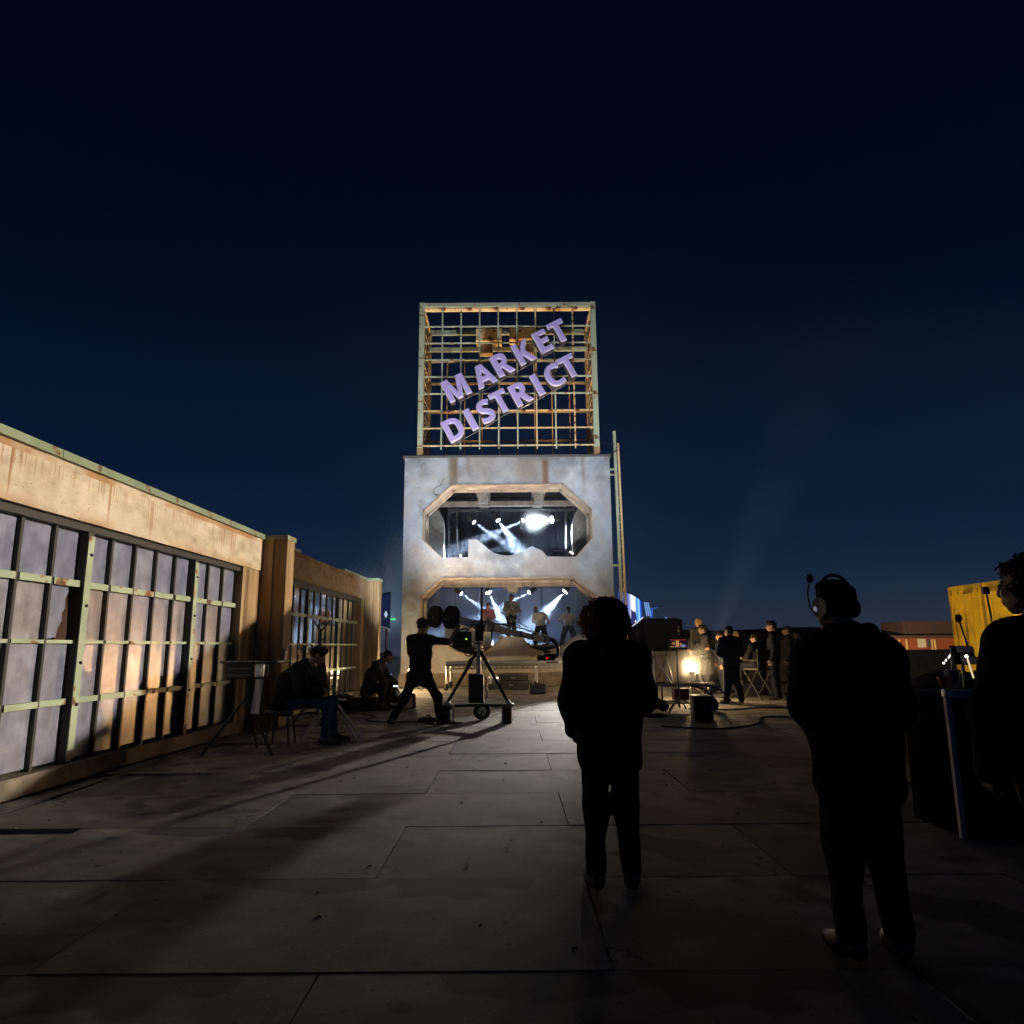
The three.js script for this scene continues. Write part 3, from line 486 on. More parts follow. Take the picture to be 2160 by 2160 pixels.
// curved screens either side of the tower
{
  const scrR = canvasTex(256, 256, (c, w, h) => {
    const g = c.createLinearGradient(0, 0, w, 0); g.addColorStop(0, '#2c3f8c'); g.addColorStop(.35, '#4a5cae'); g.addColorStop(.52, '#ffffff'); g.addColorStop(.66, '#f4f8ff'); g.addColorStop(.72, '#3d86e8'); g.addColorStop(.84, '#9fe0ff'); g.addColorStop(.9, '#2a62d8'); g.addColorStop(1, '#0e2a78'); c.fillStyle = g; c.fillRect(0, 0, w, h);
    c.fillStyle = '#2c2f66'; c.beginPath(); c.moveTo(90, h); c.lineTo(120, 190); c.lineTo(125, 120); c.lineTo(150, 150); c.lineTo(165, 140); c.lineTo(178, 185); c.lineTo(186, h); c.fill();
    c.fillStyle = '#1d2560'; c.fillRect(0, 150, 90, 110); c.fillStyle = '#0a1136'; for (const [x, y, l] of [[10, 14, 40], [8, 40, 22], [10, 84, 30], [20, 112, 46]]) c.fillRect(x, y, l, 5);
    c.fillStyle = '#e8f0ff'; c.beginPath(); c.arc(168, 236, 10, 0, 7); c.fill();
  });
  const scrL = canvasTex(256, 256, (c, w, h) => {
    const g = c.createLinearGradient(0, 0, w, h); g.addColorStop(0, '#102a58'); g.addColorStop(1, '#0a1836'); c.fillStyle = g; c.fillRect(0, 0, w, h); c.strokeStyle = '#050a1c'; c.lineWidth = 5;
    for (const [a, b, e, f] of [[0, 20, 90, 130], [130, 10, 250, 10], [90, 130, 250, 130], [20, 170, 60, 165], [150, 180, 160, 250]]) { c.beginPath(); c.moveTo(a, b); c.lineTo(e, f); c.stroke(); }
    c.fillStyle = '#37a0e6'; c.fillRect(40, 118, 12, 26); c.fillRect(58, 118, 12, 26); c.fillRect(40, 128, 30, 6); c.fillStyle = '#e4f2ff'; c.save(); c.translate(190, 158); c.rotate(.785); c.fillRect(-20, -20, 40, 40); c.restore(); c.fillStyle = '#3a90d0'; c.fillRect(182, 150, 16, 16);
  });
  for (const [side, label, t0, k] of [[1, 'curved lit video screen showing white and blue shapes right of the tower', scrR, 1.1], [-1, 'curved dark blue video screen at the left of the tower', scrL, .8]]) {
    const t = thing('curved_screen', label, 'video screen', [side * 4.4, 0, -27.6]);
    const n = 20, pos = [], uv = [], ix = [];
    for (let i = 0; i <= n; i++) {
      const u = i / n, x = side > 0 ? 3.98 + u * 1.06 : -4.62 - u * .62, z = -27 - (side > 0 ? .9 : .4) * u * u, top = side > 0 ? 3.34 - .34 * Math.pow(u, 1.8) : 3.36 - .16 * u, bot = side > 0 ? 1.76 + .62 * Math.pow(u, 1.2) : 1.94 + .2 * Math.sqrt(u);
      pos.push(x, bot, z, x, top, z); const uu = side > 0 ? u : 1 - u; uv.push(uu, 0, uu, 1);
      if (i < n) { const a = 2 * i; side > 0 ? ix.push(a, a + 2, a + 1, a + 1, a + 2, a + 3) : ix.push(a, a + 1, a + 2, a + 1, a + 3, a + 2); }
    }
    const g = new THREE.BufferGeometry(); g.setAttribute('position', new THREE.Float32BufferAttribute(pos, 3)); g.setAttribute('uv', new THREE.Float32BufferAttribute(uv, 2)); g.setIndex(ix); g.computeVertexNormals();
    const m = new THREE.MeshStandardMaterial({ color: 0x050505, emissive: 0xffffff, emissiveMap: t0, emissiveIntensity: k, roughness: .4 });
    new B(true).geo(g).build('screen_face', m, t); b_().geo(g.clone().translate(0, 0, -.12)).build('cabinet_back', C.black, t);
    const edge = (o) => Array.from({ length: n + 1 }, (_, i) => [pos[6 * i + o], pos[6 * i + 1 + o], pos[6 * i + 2 + o] - .02]);
    b_().tube(edge(0), .03, 24, 6).build('lower_rim', side > 0 ? glow(.8, .85, 1, .8) : C.white, t); b_().tube(edge(3), .035, 24, 6).build('upper_rim', C.black, t);
    for (const u of [5, 15]) b_().bar([pos[6 * u], 0, pos[6 * u + 2] - .2], [pos[6 * u], 2.3, pos[6 * u + 2] - .2], .05, 8).build('support', C.black, t);
    const l = new THREE.RectAreaLight(side > 0 ? 0x9cbcff : 0x24406c, side > 0 ? .7 : .1, .9, 1.2); l.position.set(side > 0 ? 4.5 : -4.9, 2.6, -26.9); l.lookAt(side > 0 ? 5 : -5, 2.2, 0); l.name = 'screen_light'; scene.add(l);
  }
  const s = thing('green_light_bar', 'small green light bar beside the left video screen', 'indicator light', [-4.45, 2.3, -26.9]); b_().rbox(-4.48, 2.34, -26.9, .2, .06, .04).build('lamp_bar', glow(.05, .8, .2, 1.2), s);
  const p = thing('blue_light_panel', 'upright panel of pale blue tubes right of the curved screen', 'light panel', [5.1, 2.4, -27.2]); for (const x of [5.0, 5.07, 5.14]) b_().bar([x, 2.92, -27.2], [x + .08, 2.4, -27.2], .02, 8).build('lamp_tube', glow(.25, .45, 1, .9), p); b_().bar([5.1, 0, -27.3], [5.1, 2.45, -27.3], .03, 6).build('stand', C.black, p);
}
// rolling stage deck in front of the tower and the gear under it
{
  const t = thing('rolling_deck', 'long grey stage decking on wheeled legs in front of the tower', 'stage deck', [.6, 0, -23]);
  for (const [a, b] of [[-2.07, -.7], [-.69, .72], [.73, 2.14], [2.15, 3.5]]) b_().box(a + .004, .8, -22.2, b - .004, .86, -23.8).build('deck_panel', C.deck, t);
  b_().box(-2.07, .72, -22.23, 3.5, .8, -22.28).build('edge_rail', C.greySteel, t); b_().box(-2.07, .63, -22.26, 3.5, .66, -22.3).build('lower_rail', C.greySteel, t);
  for (let i = 0; i < 34; i++) b_().box(-2.02 + i * .163, .66, -22.26, -1.97 + i * .163, .72, -22.3).build('rail_web', C.greySteel, t);
  for (const x of [-2.04, -.7, .72, 2.14, 3.4]) for (const z of [-22.3, -23.7]) { const l = b_().bar([x, .12, z], [x, .72, z], .032, 10).build('leg', C.alu, t); b_().wheel([x, .1, z + .02], [1, 0, .5], .1, .05, 16).build('caster', C.rubber, l); if (z > -23) b_().beam([x, .5, z], [x + .2, .68, z], .03, .03).build('knee_brace', C.greySteel, l); }
  const mk = (label, x0, x1, y0, y1, z) => { const k = thing('flight_case', label, 'case', [(x0 + x1) / 2, y0, z], 'equipment cases under the decking'); b_().rbox((x0 + x1) / 2, (y0 + y1) / 2, z, x1 - x0, y1 - y0, .5, .02).build('body', C.dark, k); b_().box(x0, y1 - .03, z + .252, x1, y1 - .015, z + .256).build('edge_strip', C.greySteel, k); b_().box((x0 + x1) / 2 - .06, y1 - .14, z + .25, (x0 + x1) / 2 + .06, y1 - .1, z + .27).build('handle', C.steel, k); };
  mk('black case lying on top of a longer one under the decking', -.46, .46, .27, .46, -22.9); mk('long black case on the ground under the decking', -.75, .58, .0, .25, -22.9);
  const c = thing('black_case', 'small black round-edged case on the ground in front of the decking', 'case', [.7, 0, -20.4]); b_().rbox(.68, .14, -20.4, .5, .26, .36, .06).build('body', C.dark, c); b_().rbox(.68, .285, -20.4, .2, .04, .06, .01).build('handle', C.rubber, c);
}

// ───────── figures: a distance field of tapered bones, meshed into one smooth skin ─────────
class Field {
  constructor(cell, k) { this.c = cell; this.k = k; this.prims = []; }
  cap(a, b, ra, rb = ra) { this.prims.push({ a, b, ra, rb }); return this; }
  ell(c, r, q) { this.prims.push({ e: c, r, q: q ? q.clone().invert() : null }); return this; }
  mesh({ noise, carve } = {}) {
    const { c, k } = this, lo = V(1e9, 1e9, 1e9), hi = V(-1e9, -1e9, -1e9), pad = 3 * c + k;
    for (const p of this.prims) {
      if (p.e) { const m = Math.max(p.r.x, p.r.y, p.r.z); p.lo = p.e.clone().subScalar(m); p.hi = p.e.clone().addScalar(m); }
      else { p.lo = p.a.clone().min(p.b).subScalar(Math.max(p.ra, p.rb)); p.hi = p.a.clone().max(p.b).addScalar(Math.max(p.ra, p.rb)); }
      lo.min(p.lo); hi.max(p.hi);
    }
    lo.subScalar(pad); hi.addScalar(pad);
    const n = hi.clone().sub(lo).divideScalar(c).ceil(), nx = n.x + 1, ny = n.y + 1, nz = n.z + 1, S = new Float32Array(nx * ny * nz), P = V(0, 0, 0), T = V(0, 0, 0), reach = 4.5 * k + c;
    for (const p of this.prims) {
      const i0 = ['x', 'y', 'z'].map((w) => Math.max(0, Math.floor((p.lo[w] - reach - lo[w]) / c))), i1 = ['x', 'y', 'z'].map((w, j) => Math.min([nx, ny, nz][j] - 1, Math.ceil((p.hi[w] + reach - lo[w]) / c)));
      let ab, ll; if (!p.e) { ab = p.b.clone().sub(p.a); ll = Math.max(1e-9, ab.lengthSq()); }
      for (let z = i0[2]; z <= i1[2]; z++) for (let y = i0[1]; y <= i1[1]; y++) for (let x = i0[0]; x <= i1[0]; x++) {
        P.set(lo.x + x * c, lo.y + y * c, lo.z + z * c); let d;
        if (p.e) { T.copy(P).sub(p.e); if (p.q) T.applyQuaternion(p.q); const k0 = Math.hypot(T.x / p.r.x, T.y / p.r.y, T.z / p.r.z), k1 = Math.hypot(T.x / p.r.x ** 2, T.y / p.r.y ** 2, T.z / p.r.z ** 2); d = k1 > 1e-9 ? k0 * (k0 - 1) / k1 : -Math.min(p.r.x, p.r.y, p.r.z); }
        else { T.copy(P).sub(p.a); const t = Math.min(1, Math.max(0, T.dot(ab) / ll)); d = T.addScaledVector(ab, -t).length() - (p.ra + (p.rb - p.ra) * t); }
        if (d < reach) S[x + nx * (y + ny * z)] += Math.exp(Math.min(30, -d / k));
      }
    }
    for (let z = 0, i = 0; z < nz; z++) for (let y = 0; y < ny; y++) for (let x = 0; x < nx; x++, i++) {
      let d = S[i] > 0 ? -k * Math.log(S[i]) : reach;
      if (d < reach && (noise || carve)) { P.set(lo.x + x * c, lo.y + y * c, lo.z + z * c); if (noise && Math.abs(d) < 4 * c + .03) d += noise(P); if (carve) d = Math.max(d, carve(P)); }
      S[i] = d;
    }
    // surface nets
    const id = new Int32Array(nx * ny * nz).fill(-1), pos = [], ix = [], off = [0, 1, nx, nx + 1, nx * ny, nx * ny + 1, nx * ny + nx, nx * ny + nx + 1], E = [[0, 1], [2, 3], [4, 5], [6, 7], [0, 2], [1, 3], [4, 6], [5, 7], [0, 4], [1, 5], [2, 6], [3, 7]];
    for (let z = 0; z < nz - 1; z++) for (let y = 0; y < ny - 1; y++) for (let x = 0; x < nx - 1; x++) {
      const i = x + nx * (y + ny * z); let m = 0; for (let q = 0; q < 8; q++) if (S[i + off[q]] < 0) m |= 1 << q;
      if (m === 0 || m === 255) continue;
      let sx = 0, sy = 0, sz = 0, cnt = 0;
      for (const [a, b] of E) { const da = S[i + off[a]], db = S[i + off[b]]; if ((da < 0) === (db < 0)) continue; const t = da / (da - db); sx += (a & 1) + t * ((b & 1) - (a & 1)); sy += (a >> 1 & 1) + t * ((b >> 1 & 1) - (a >> 1 & 1)); sz += (a >> 2) + t * ((b >> 2) - (a >> 2)); cnt++; }
      id[i] = pos.length / 3; pos.push(lo.x + (x + sx / cnt) * c, lo.y + (y + sy / cnt) * c, lo.z + (z + sz / cnt) * c);
    }
    const quad = (a, b, cc, d, f) => { if (a < 0 || b < 0 || cc < 0 || d < 0) return; f ? ix.push(a, b, cc, a, cc, d) : ix.push(a, cc, b, a, d, cc); };
    for (let z = 1; z < nz - 1; z++) for (let y = 1; y < ny - 1; y++) for (let x = 1; x < nx - 1; x++) {
      const i = x + nx * (y + ny * z), s = S[i] < 0;
      if (s !== (S[i + 1] < 0)) quad(id[i], id[i - nx], id[i - nx - nx * ny], id[i - nx * ny], !s);
      if (s !== (S[i + nx] < 0)) quad(id[i], id[i - nx * ny], id[i - nx * ny - 1], id[i - 1], !s);
      if (s !== (S[i + nx * ny] < 0)) quad(id[i], id[i - 1], id[i - 1 - nx], id[i - nx], !s);
    }
    const g = new THREE.BufferGeometry(); g.setAttribute('position', new THREE.Float32BufferAttribute(pos, 3)); g.setIndex(ix); g.computeVertexNormals(); return g;
  }
}
const lp = (a, b, t) => a.clone().lerp(b, t);
const folds = (amp, f, s) => (p) => amp * (Math.sin(p.x * f + s + 2 * Math.sin(p.y * f * .7 + s)) * .5 + Math.sin(p.y * f * 1.6 + p.z * f + s * 2) * .35 + Math.sin((p.x - p.z) * f * 2.3 + p.y * f * .9) * .3);
function stand(h) {                            // joints of a relaxed standing figure that faces -z, x to its right
  const s = h / 1.75, o = { neck: [0, 1.47, .015], head: [0, 1.635, -.015], chest: [0, 1.27, 0], pelvis: [0, .95, .01] };
  for (const [k, d] of [['L', -1], ['R', 1]]) Object.assign(o, { ['sh' + k]: [d * .185, 1.42, .015], ['el' + k]: [d * .245, 1.13, .04], ['wr' + k]: [d * .25, .88, -.04], ['hip' + k]: [d * .085, .92, .01], ['kn' + k]: [d * .1, .5, -.02], ['an' + k]: [d * .11, .085, .03], ['toe' + k]: [d * .14, .035, -.15] });
  for (const k of Object.keys(o)) o[k] = V(...o[k]).multiplyScalar(s); return o;
}
const HQ = ({ yaw = 0, pitch = 0, roll = 0 } = {}) => new THREE.Quaternion().setFromEuler(new THREE.Euler(pitch, yaw, roll, 'YXZ'));
function headGeo(c, q, s, cell) {
  const f = new Field(cell, .007 * s), P = (x, y, z) => V(x, y, z).multiplyScalar(s).applyQuaternion(q).add(c), R = (x, y, z) => V(x, y, z).multiplyScalar(s);
  f.ell(P(0, .035, .012), R(.074, .086, .094), q).ell(P(0, -.03, -.028), R(.06, .078, .07), q).ell(P(0, -.088, -.062), R(.03, .024, .026), q).ell(P(0, -.012, -.106), R(.012, .024, .018), q).ell(P(0, -.026, -.112), R(.017, .011, .013), q).ell(P(0, .022, -.086), R(.046, .011, .014), q);
  for (const d of [-1, 1]) f.ell(P(d * .037, -.02, -.074), R(.021, .02, .018), q).ell(P(d * .077, -.005, .012), R(.009, .032, .02), q).ell(P(d * .045, -.06, -.02), R(.024, .03, .045), q);
  f.ell(P(0, -.056, -.094), R(.024, .006, .011), q).ell(P(0, -.069, -.091), R(.021, .007, .011), q);
  f.cap(P(0, -.05, .03), P(0, -.15, .035), .054 * s, .058 * s);
  const sock = [-1, 1].map((d) => P(d * .032, .004, -.104));
  return f.mesh({ carve: (p) => Math.max(...sock.map((e) => .0145 * s - p.distanceTo(e))) });
}
function handGeo(w, dir, thumb, inward, s, curl, cell) {
  const d = dir.clone().normalize(), t = thumb.clone().addScaledVector(d, -thumb.dot(d)).normalize(), n = t.clone().cross(d).normalize(); if (n.dot(inward) < 0) n.negate();
  const f = new Field(cell, .0045 * s), at = (a, b, c) => w.clone().addScaledVector(d, a * s).addScaledVector(t, b * s).addScaledVector(n, c * s), L = [.070, .079, .073, .056];
  f.cap(at(-.03, 0, 0), at(.01, 0, 0), .026 * s, .026 * s);
  for (let i = 0; i < 4; i++) {
    const b = (1.5 - i) * .0195; f.cap(at(.005, b * .6, 0), at(.085 - .006 * Math.abs(i - 1), b, .002), .0145 * s, .0115 * s);
    let p = at(.085 - .006 * Math.abs(i - 1), b, .002), a = 0; const seg = [.46, .3, .24];
    for (let j = 0; j < 3; j++) { a += curl * [1.0, 1.25, .85][j] * (1 + .08 * (i - 1)) + .07; const e = p.clone().addScaledVector(d, Math.cos(a) * L[i] * seg[j] * s).addScaledVector(n, Math.sin(a) * L[i] * seg[j] * s).addScaledVector(t, (1.5 - i) * .0018 * s); f.cap(p, e, (.0092 - .001 * j) * s, (.0084 - .0012 * j) * s); p = e; }
  }
  let p = at(.022, .024, .006), v = d.clone().multiplyScalar(.62).addScaledVector(t, .74).addScaledVector(n, .25).normalize(); f.cap(at(.008, .008, .002), p, .016 * s, .0135 * s);
  for (let j = 0; j < 3; j++) { const e = p.clone().addScaledVector(v, [.036, .03, .024][j] * s); f.cap(p, e, (.0115 - .001 * j) * s, (.0105 - .0012 * j) * s); p = e; v = v.clone().addScaledVector(d, .3).addScaledVector(n, .35 * curl).addScaledVector(t, -.3 * curl).normalize(); }
  return f.mesh();
}
const SKIN = { tan: M(.36, .2, .13, { roughness: .5 }), brown: M(.16, .08, .05, { roughness: .5 }), pale: M(.5, .32, .24, { roughness: .5 }) };
const CL = {}; const cloth = (r, g, b, o) => CL[[r, g, b]] ??= M(r, g, b, { roughness: .92, sheen: .25, sheenRoughness: .6, specularIntensity: .35, ...o });
const EYE = M(.02, .015, .012, { roughness: .15 });
function curls(c, q, s, n, spread, R = .012, mask = () => true) {
  const b = b_();
  for (let i = 0, k = 0; k < n && i < n * 12; i++) {
    const u = V(rr(-1, 1), rr(-1, 1), rr(-1, 1)); if (u.lengthSq() > 1 || u.lengthSq() < .1) continue; u.normalize(); if (!mask(u)) continue; k++;
    const base = V(u.x * spread.x, u.y * spread.y + .02, u.z * spread.z + .02), ax = u.clone().add(V(rr(-.7, .7), rr(-.9, .5), rr(-.7, .7))).normalize(), e1 = V(ax.y, ax.z, ax.x).cross(ax).normalize(), e2 = ax.clone().cross(e1), turns = rr(1, 2.2), len = rr(.015, .05), r = R * rr(.7, 1.4), pts = [];
    for (let j = 0; j <= 12; j++) { const t = j / 12, a = t * turns * 6.283 + k; pts.push(base.clone().addScaledVector(ax, t * len).addScaledVector(e1, Math.cos(a) * r).addScaledVector(e2, Math.sin(a) * r).multiplyScalar(s).applyQuaternion(q).add(c)); }
    b.geo(new THREE.TubeGeometry(new THREE.CatmullRomCurve3(pts), 16, .0042 * s, 4));
  }
  return b;
}
/* a person: joints are metres from the spot between the feet; yaw turns the whole figure (0 faces away from the viewer) */
function person(label, at, o) {
  const h = o.h ?? 1.74, s = h / 1.75, J = stand(h); for (const [k, v] of Object.entries(o.J ?? {})) J[k] = V(...v);
  const t = thing('person', label, 'person', at, o.group, { ry: o.yaw ?? 0, local: true }), cell = o.cell ?? .016, fine = o.fine ?? .006, puff = o.puff ?? 0, q = HQ(o.look), sk = SKIN[o.skin ?? 'tan'];
  const lat = J.shR.clone().sub(J.shL).normalize(), hl = J.hipR.clone().sub(J.hipL).normalize(), hw = (o.wide ?? 1) * s;
  // skin: one body with its head and hands
  const f = new Field(cell * .85, .018);
  f.cap(J.pelvis, J.chest, .07 * s, .07 * s).cap(J.chest, J.neck, .07 * s, .05 * s).cap(J.neck, lp(J.neck, J.head, .75), .056 * s, .052 * s).cap(J.shL, J.shR, .045 * s);
  for (const k of 'LR') f.cap(J['sh' + k], J['el' + k], .05 * s, .039 * s).cap(J['el' + k], J['wr' + k], .04 * s, .027 * s).cap(J['hip' + k], J['kn' + k], .08 * s, .052 * s).cap(J['kn' + k], J['an' + k], .052 * s, .034 * s).cap(J['an' + k], J['toe' + k], .034 * s, .026 * s);
  const bb = b_().geo(f.mesh()).geo(headGeo(J.head, q, s, fine));
  for (const k of 'LR') { const H = o['hand' + k] ?? {}; const dir = H.dir ? V(...H.dir) : J['wr' + k].clone().sub(J['el' + k]).normalize(); bb.geo(handGeo(J['wr' + k], dir, V(...(H.thumb ?? [0, 0, -1])), V(...(H.palm ?? [k === 'L' ? 1 : -1, 0, 0])), s, H.curl ?? .35, Math.min(.006, fine))); }
  bb.build('body', sk, t);
  const HP = (x, y, z) => V(x, y, z).multiplyScalar(s).applyQuaternion(q).add(J.head), HR = (x, y, z) => V(x, y, z).multiplyScalar(s);
  for (const d of [-1, 1]) b_().ball(HP(d * .032, .004, -.092).toArray(), .0115 * s, 1, 1, 1, 10).build('eye', EYE, t);
  // top: torso and sleeves
  const g = new Field(cell, .022), hem = o.hem ?? .04, low = (k) => J['hip' + k].clone().lerp(J.pelvis, .1).add(V(0, -hem, 0).lerp(J.pelvis.clone().sub(J.chest).normalize().multiplyScalar(hem), .7));
  for (const k of 'LR') {
    const d = k === 'L' ? -1 : 1;
    g.cap(low(k), J.chest.clone().addScaledVector(lat, d * .075 * hw), (.108 + puff) * s, (.112 + puff) * s).cap(J.chest.clone().addScaledVector(lat, d * .075 * hw), lp(J['sh' + k], J.neck, .3).add(V(0, -.05 * s, 0)), (.11 + puff) * s, (.075 + puff * .6) * s);
    g.cap(J['sh' + k], lp(J.neck, J['sh' + k], .15), (.062 + puff * .5) * s, (.06 + puff * .3) * s);
    const end = o.sleeve ?? 1; if (k === 'L') g.cap(J.chest, J.neck.clone().add(V(0, -.075 * s, 0)), .105 * s, .085 * s);
    if (end <= .5) g.cap(J['sh' + k], lp(J['sh' + k], J['el' + k], end * 2), (.068 + puff) * s, (.064 + puff) * s);
    else g.cap(J['sh' + k], J['el' + k], (.064 + puff) * s, (.054 + puff) * s).cap(J['el' + k], lp(J['el' + k], J['wr' + k], (end - .5) * 2 * .95), (.054 + puff) * s, (.04 + puff * .8) * s);
  }
  if (o.collar ?? true) g.cap(lp(J.neck, J.head, .12), J.neck, .066 * s, .075 * s);
  const top = b_().geo(g.mesh({ noise: folds(o.fold ?? .006, 21, label.length) })).build(o.topName ?? 'jacket', o.top ?? cloth(.014, .014, .018), t);
  if (o.hood) { const hf = new Field(cell, .02), n0 = J.neck, qq = q; hf.cap(n0.clone().addScaledVector(lat, -.09 * s).add(V(0, .02, .05 * s)), n0.clone().add(V(0, -.02, .12 * s)), .05 * s).cap(n0.clone().addScaledVector(lat, .09 * s).add(V(0, .02, .05 * s)), n0.clone().add(V(0, -.02, .12 * s)), .05 * s).cap(n0.clone().add(V(0, -.02, .12 * s)), n0.clone().add(V(0, -.12, .13 * s)), .055 * s, .04 * s); b_().geo(hf.mesh({ noise: folds(.004, 26, 2) })).build('hood', o.top ?? cloth(.014, .014, .018), top); }
  // trousers and shoes
  const w = new Field(cell, .02), bag = o.baggy ?? .012;
  w.cap(J.hipL, J.hipR, .118 * s); w.cap(J.pelvis, lp(J.pelvis, J.chest, .3), .11 * s, .105 * s);
  for (const k of 'LR') w.cap(J['hip' + k], J['kn' + k], (.088 + bag * .6) * s, (.06 + bag) * s).cap(J['kn' + k], lp(J['kn' + k], J['an' + k], .93), (.06 + bag) * s, (.046 + bag) * s);
  b_().geo(w.mesh({ noise: folds(.006, 19, 3 + label.length) })).build('trousers', o.legs ?? cloth(.013, .014, .02), t);
  for (const k of 'LR') { const z = new Field(.009, .012), a = J['an' + k], e = J['toe' + k], fl = Math.min(a.y - .075 * s, e.y - .03 * s), back = a.clone().sub(e).setY(0).normalize(); z.cap(a.clone().add(V(0, -.03 * s, 0)).addScaledVector(back, .035 * s), lp(a, e, .6).add(V(0, -.02 * s, 0)), .044 * s, .042 * s).cap(a, lp(a, e, .3), .048 * s, .044 * s).cap(lp(a, e, .5).add(V(0, -.02 * s, 0)), e, .044 * s, .036 * s); b_().geo(z.mesh({ carve: (p) => fl + .002 - p.y })).build('shoe', o.shoes ?? C.dark, t); }
  // hair or cap
  const hm = o.hairMat ?? cloth(.016, .011, .008);
  if (o.hair === 'curly') {
    const S = o.hairSize ?? V(.125, .125, .125), hf = new Field(.01, .02).ell(HP(0, .02, .03), HR(S.x * .74, S.y * .84, S.z * .74), q).ell(HP(0, -.07, .05), HR(S.x * .74, S.y * .58, S.z * .58), q);
    b_().geo(hf.mesh({ noise: folds(.012, 60, 1), carve: (p) => { const l = p.clone().sub(J.head).applyQuaternion(q.clone().invert()).divideScalar(s); return -(Math.hypot(l.x / .062, (l.y + .03) / .095, (l.z + .13) / .085) - 1) * .06; } })).build('hair', hm, t);
    curls(J.head, q, s, o.curls ?? 300, V(S.x * .88, S.y * .94, S.z * .88), .0135, (u) => !(u.z < -.35 && u.y < .3) && u.y > -.85).build('curls', o.curlMat ?? hm, t);
    if (S.y > .11) curls(HP(0, -.07, .02), q, s, 110, V(S.x * .86, S.y * .5, S.z * .66), .014, (u) => u.z > -.3).build('curls', o.curlMat ?? hm, t);
  } else if (o.hair !== 'bald') {
    const cap = o.hair === 'cap' || o.hair === 'capback', hf = new Field(fine * 1.2, .008);
    hf.ell(HP(0, .045, .016), HR(.083, .088, .102), q); if (!cap) hf.ell(HP(0, .0, .045), HR(.079, .075, .07), q).ell(HP(0, .1, -.05), HR(.05, .03, .05), q);
    const iq = q.clone().invert();
    b_().geo(hf.mesh({ noise: cap ? null : folds(.004, 90, 5), carve: (p) => { const l = p.clone().sub(J.head).applyQuaternion(iq).divideScalar(s); return cap ? (.022 + .03 * (l.z > 0 ? -l.z * 6 : 0) * .2 - l.y) : Math.max(-(Math.hypot(l.x / .075, (l.y + .045) / .1, (l.z + .11) / .1) - 1) * .06, -.075 - l.y); } })).build(cap ? 'cap' : 'hair', cap ? (o.capMat ?? C.blackRough) : hm, t);
    if (cap) { const e = o.hair === 'cap' ? -1 : 1; b_().geo(new Field(.008, .006).ell(HP(0, .03, e * .125), HR(.062, .007, .06), q).mesh()).build('cap_brim', o.capMat ?? C.blackRough, t);
      const nf = new Field(fine * 1.2, .008).ell(HP(0, -.01, .05), HR(.078, .06, .055), q); b_().geo(nf.mesh({ carve: (p) => { const l = p.clone().sub(J.head).applyQuaternion(iq).divideScalar(s); return -.07 - l.y; } })).build('hair', hm, t); }
  }
  return { t, J, HP, q, s };
}

// ───────── the crew ─────────
const NAVY = cloth(.012, .014, .026), BLK = cloth(.011, .011, .013), JEAN = cloth(.03, .055, .14), GREY = cloth(.06, .057, .056), WHITE = cloth(.62, .6, .58), DKBROWN = cloth(.02, .012, .008), BLOND = cloth(.42, .28, .12);
// jib operator
const op = person('jib operator in black T-shirt and cap, legs apart, arm raised to the crane', [-1.68, 0, -12.7], {
  h: 1.76, cell: .013, fine: .005, sleeve: .42, top: BLK, topName: 't_shirt', hair: 'cap', look: { yaw: -1.25, pitch: -.02 }, hem: .1, wide: .95, collar: false, skin: 'tan', baggy: .02,
  J: { head: [.09, 1.685, -.01], neck: [.07, 1.5, .02], chest: [.07, 1.2, .01], pelvis: [.05, .86, .02], shL: [-.115, 1.435, .06], shR: [.255, 1.43, -.04], elR: [.54, 1.385, -.12], wrR: [.70, 1.645, -.17], elL: [-.13, 1.16, -.16], wrL: [.08, 1.22, -.32], hipL: [-.05, .82, .02], hipR: [.15, .82, .02], knL: [-.2, .44, -.05], knR: [.36, .44, -.05], anL: [-.41, .085, .05], anR: [.41, .085, .05], toeL: [-.5, .035, -.1], toeR: [.5, .035, -.1] },
  handR: { dir: [.25, .95, -.1], thumb: [-.8, .2, -.5], palm: [.2, 0, -1], curl: .75 }, handL: { curl: .6 },
});
{ // his headphones
  const t = thing('headphones', 'black headphones worn over the cap of the jib operator', 'headphones', [-1.59, 1.68, -12.71]), W = (x, y, z) => op.HP(x, y, z).add(V(-1.68, 0, -12.7)).toArray();
  for (const d of [-1, 1]) b_().wheel(W(d * .092, -.005, .012), V(1, 0, 0).applyQuaternion(op.q).toArray(), .038, .035, 16).build('ear_cup', C.black, t);
  b_().tube([W(-.098, .01, .012), W(-.085, .1, .012), W(0, .142, .012), W(.085, .1, .012), W(.098, .01, .012)], .009, 24, 6).build('headband', C.black, t);
}
// seated man at left with a phone
person('man in black hooded jacket and blue jeans bent over a phone by the window wall', [-3, 0, -10.3], {
  h: 1.78, cell: .013, fine: .005, top: cloth(.010, .011, .016), legs: JEAN, hood: true, puff: .034, wide: 1.2, look: { yaw: -1.35, pitch: -.55 }, hair: 'short', hem: .05, baggy: .008, skin: 'tan',
  J: { head: [.235, 1.2, .01], neck: [.07, 1.075, .02], chest: [-.13, .85, .02], pelvis: [-.26, .58, .02], shR: [.02, 1.02, .2], shL: [.05, 1.02, -.17], elR: [.1, .73, .26], wrR: [.3, .69, .1], elL: [.16, .72, -.22], wrL: [.33, .7, -.02], hipR: [-.22, .57, .1], hipL: [-.22, .57, -.08], knR: [.43, .55, .15], knL: [.43, .56, -.12], anR: [.4, .085, .15], anL: [.46, .085, -.14], toeR: [.6, .035, .16], toeL: [.66, .035, -.15] },
  handR: { thumb: [.1, .8, -.5], palm: [.2, .5, -.8], curl: .7 }, handL: { thumb: [.1, .8, .5], palm: [.2, .5, .8], curl: .7 },
});
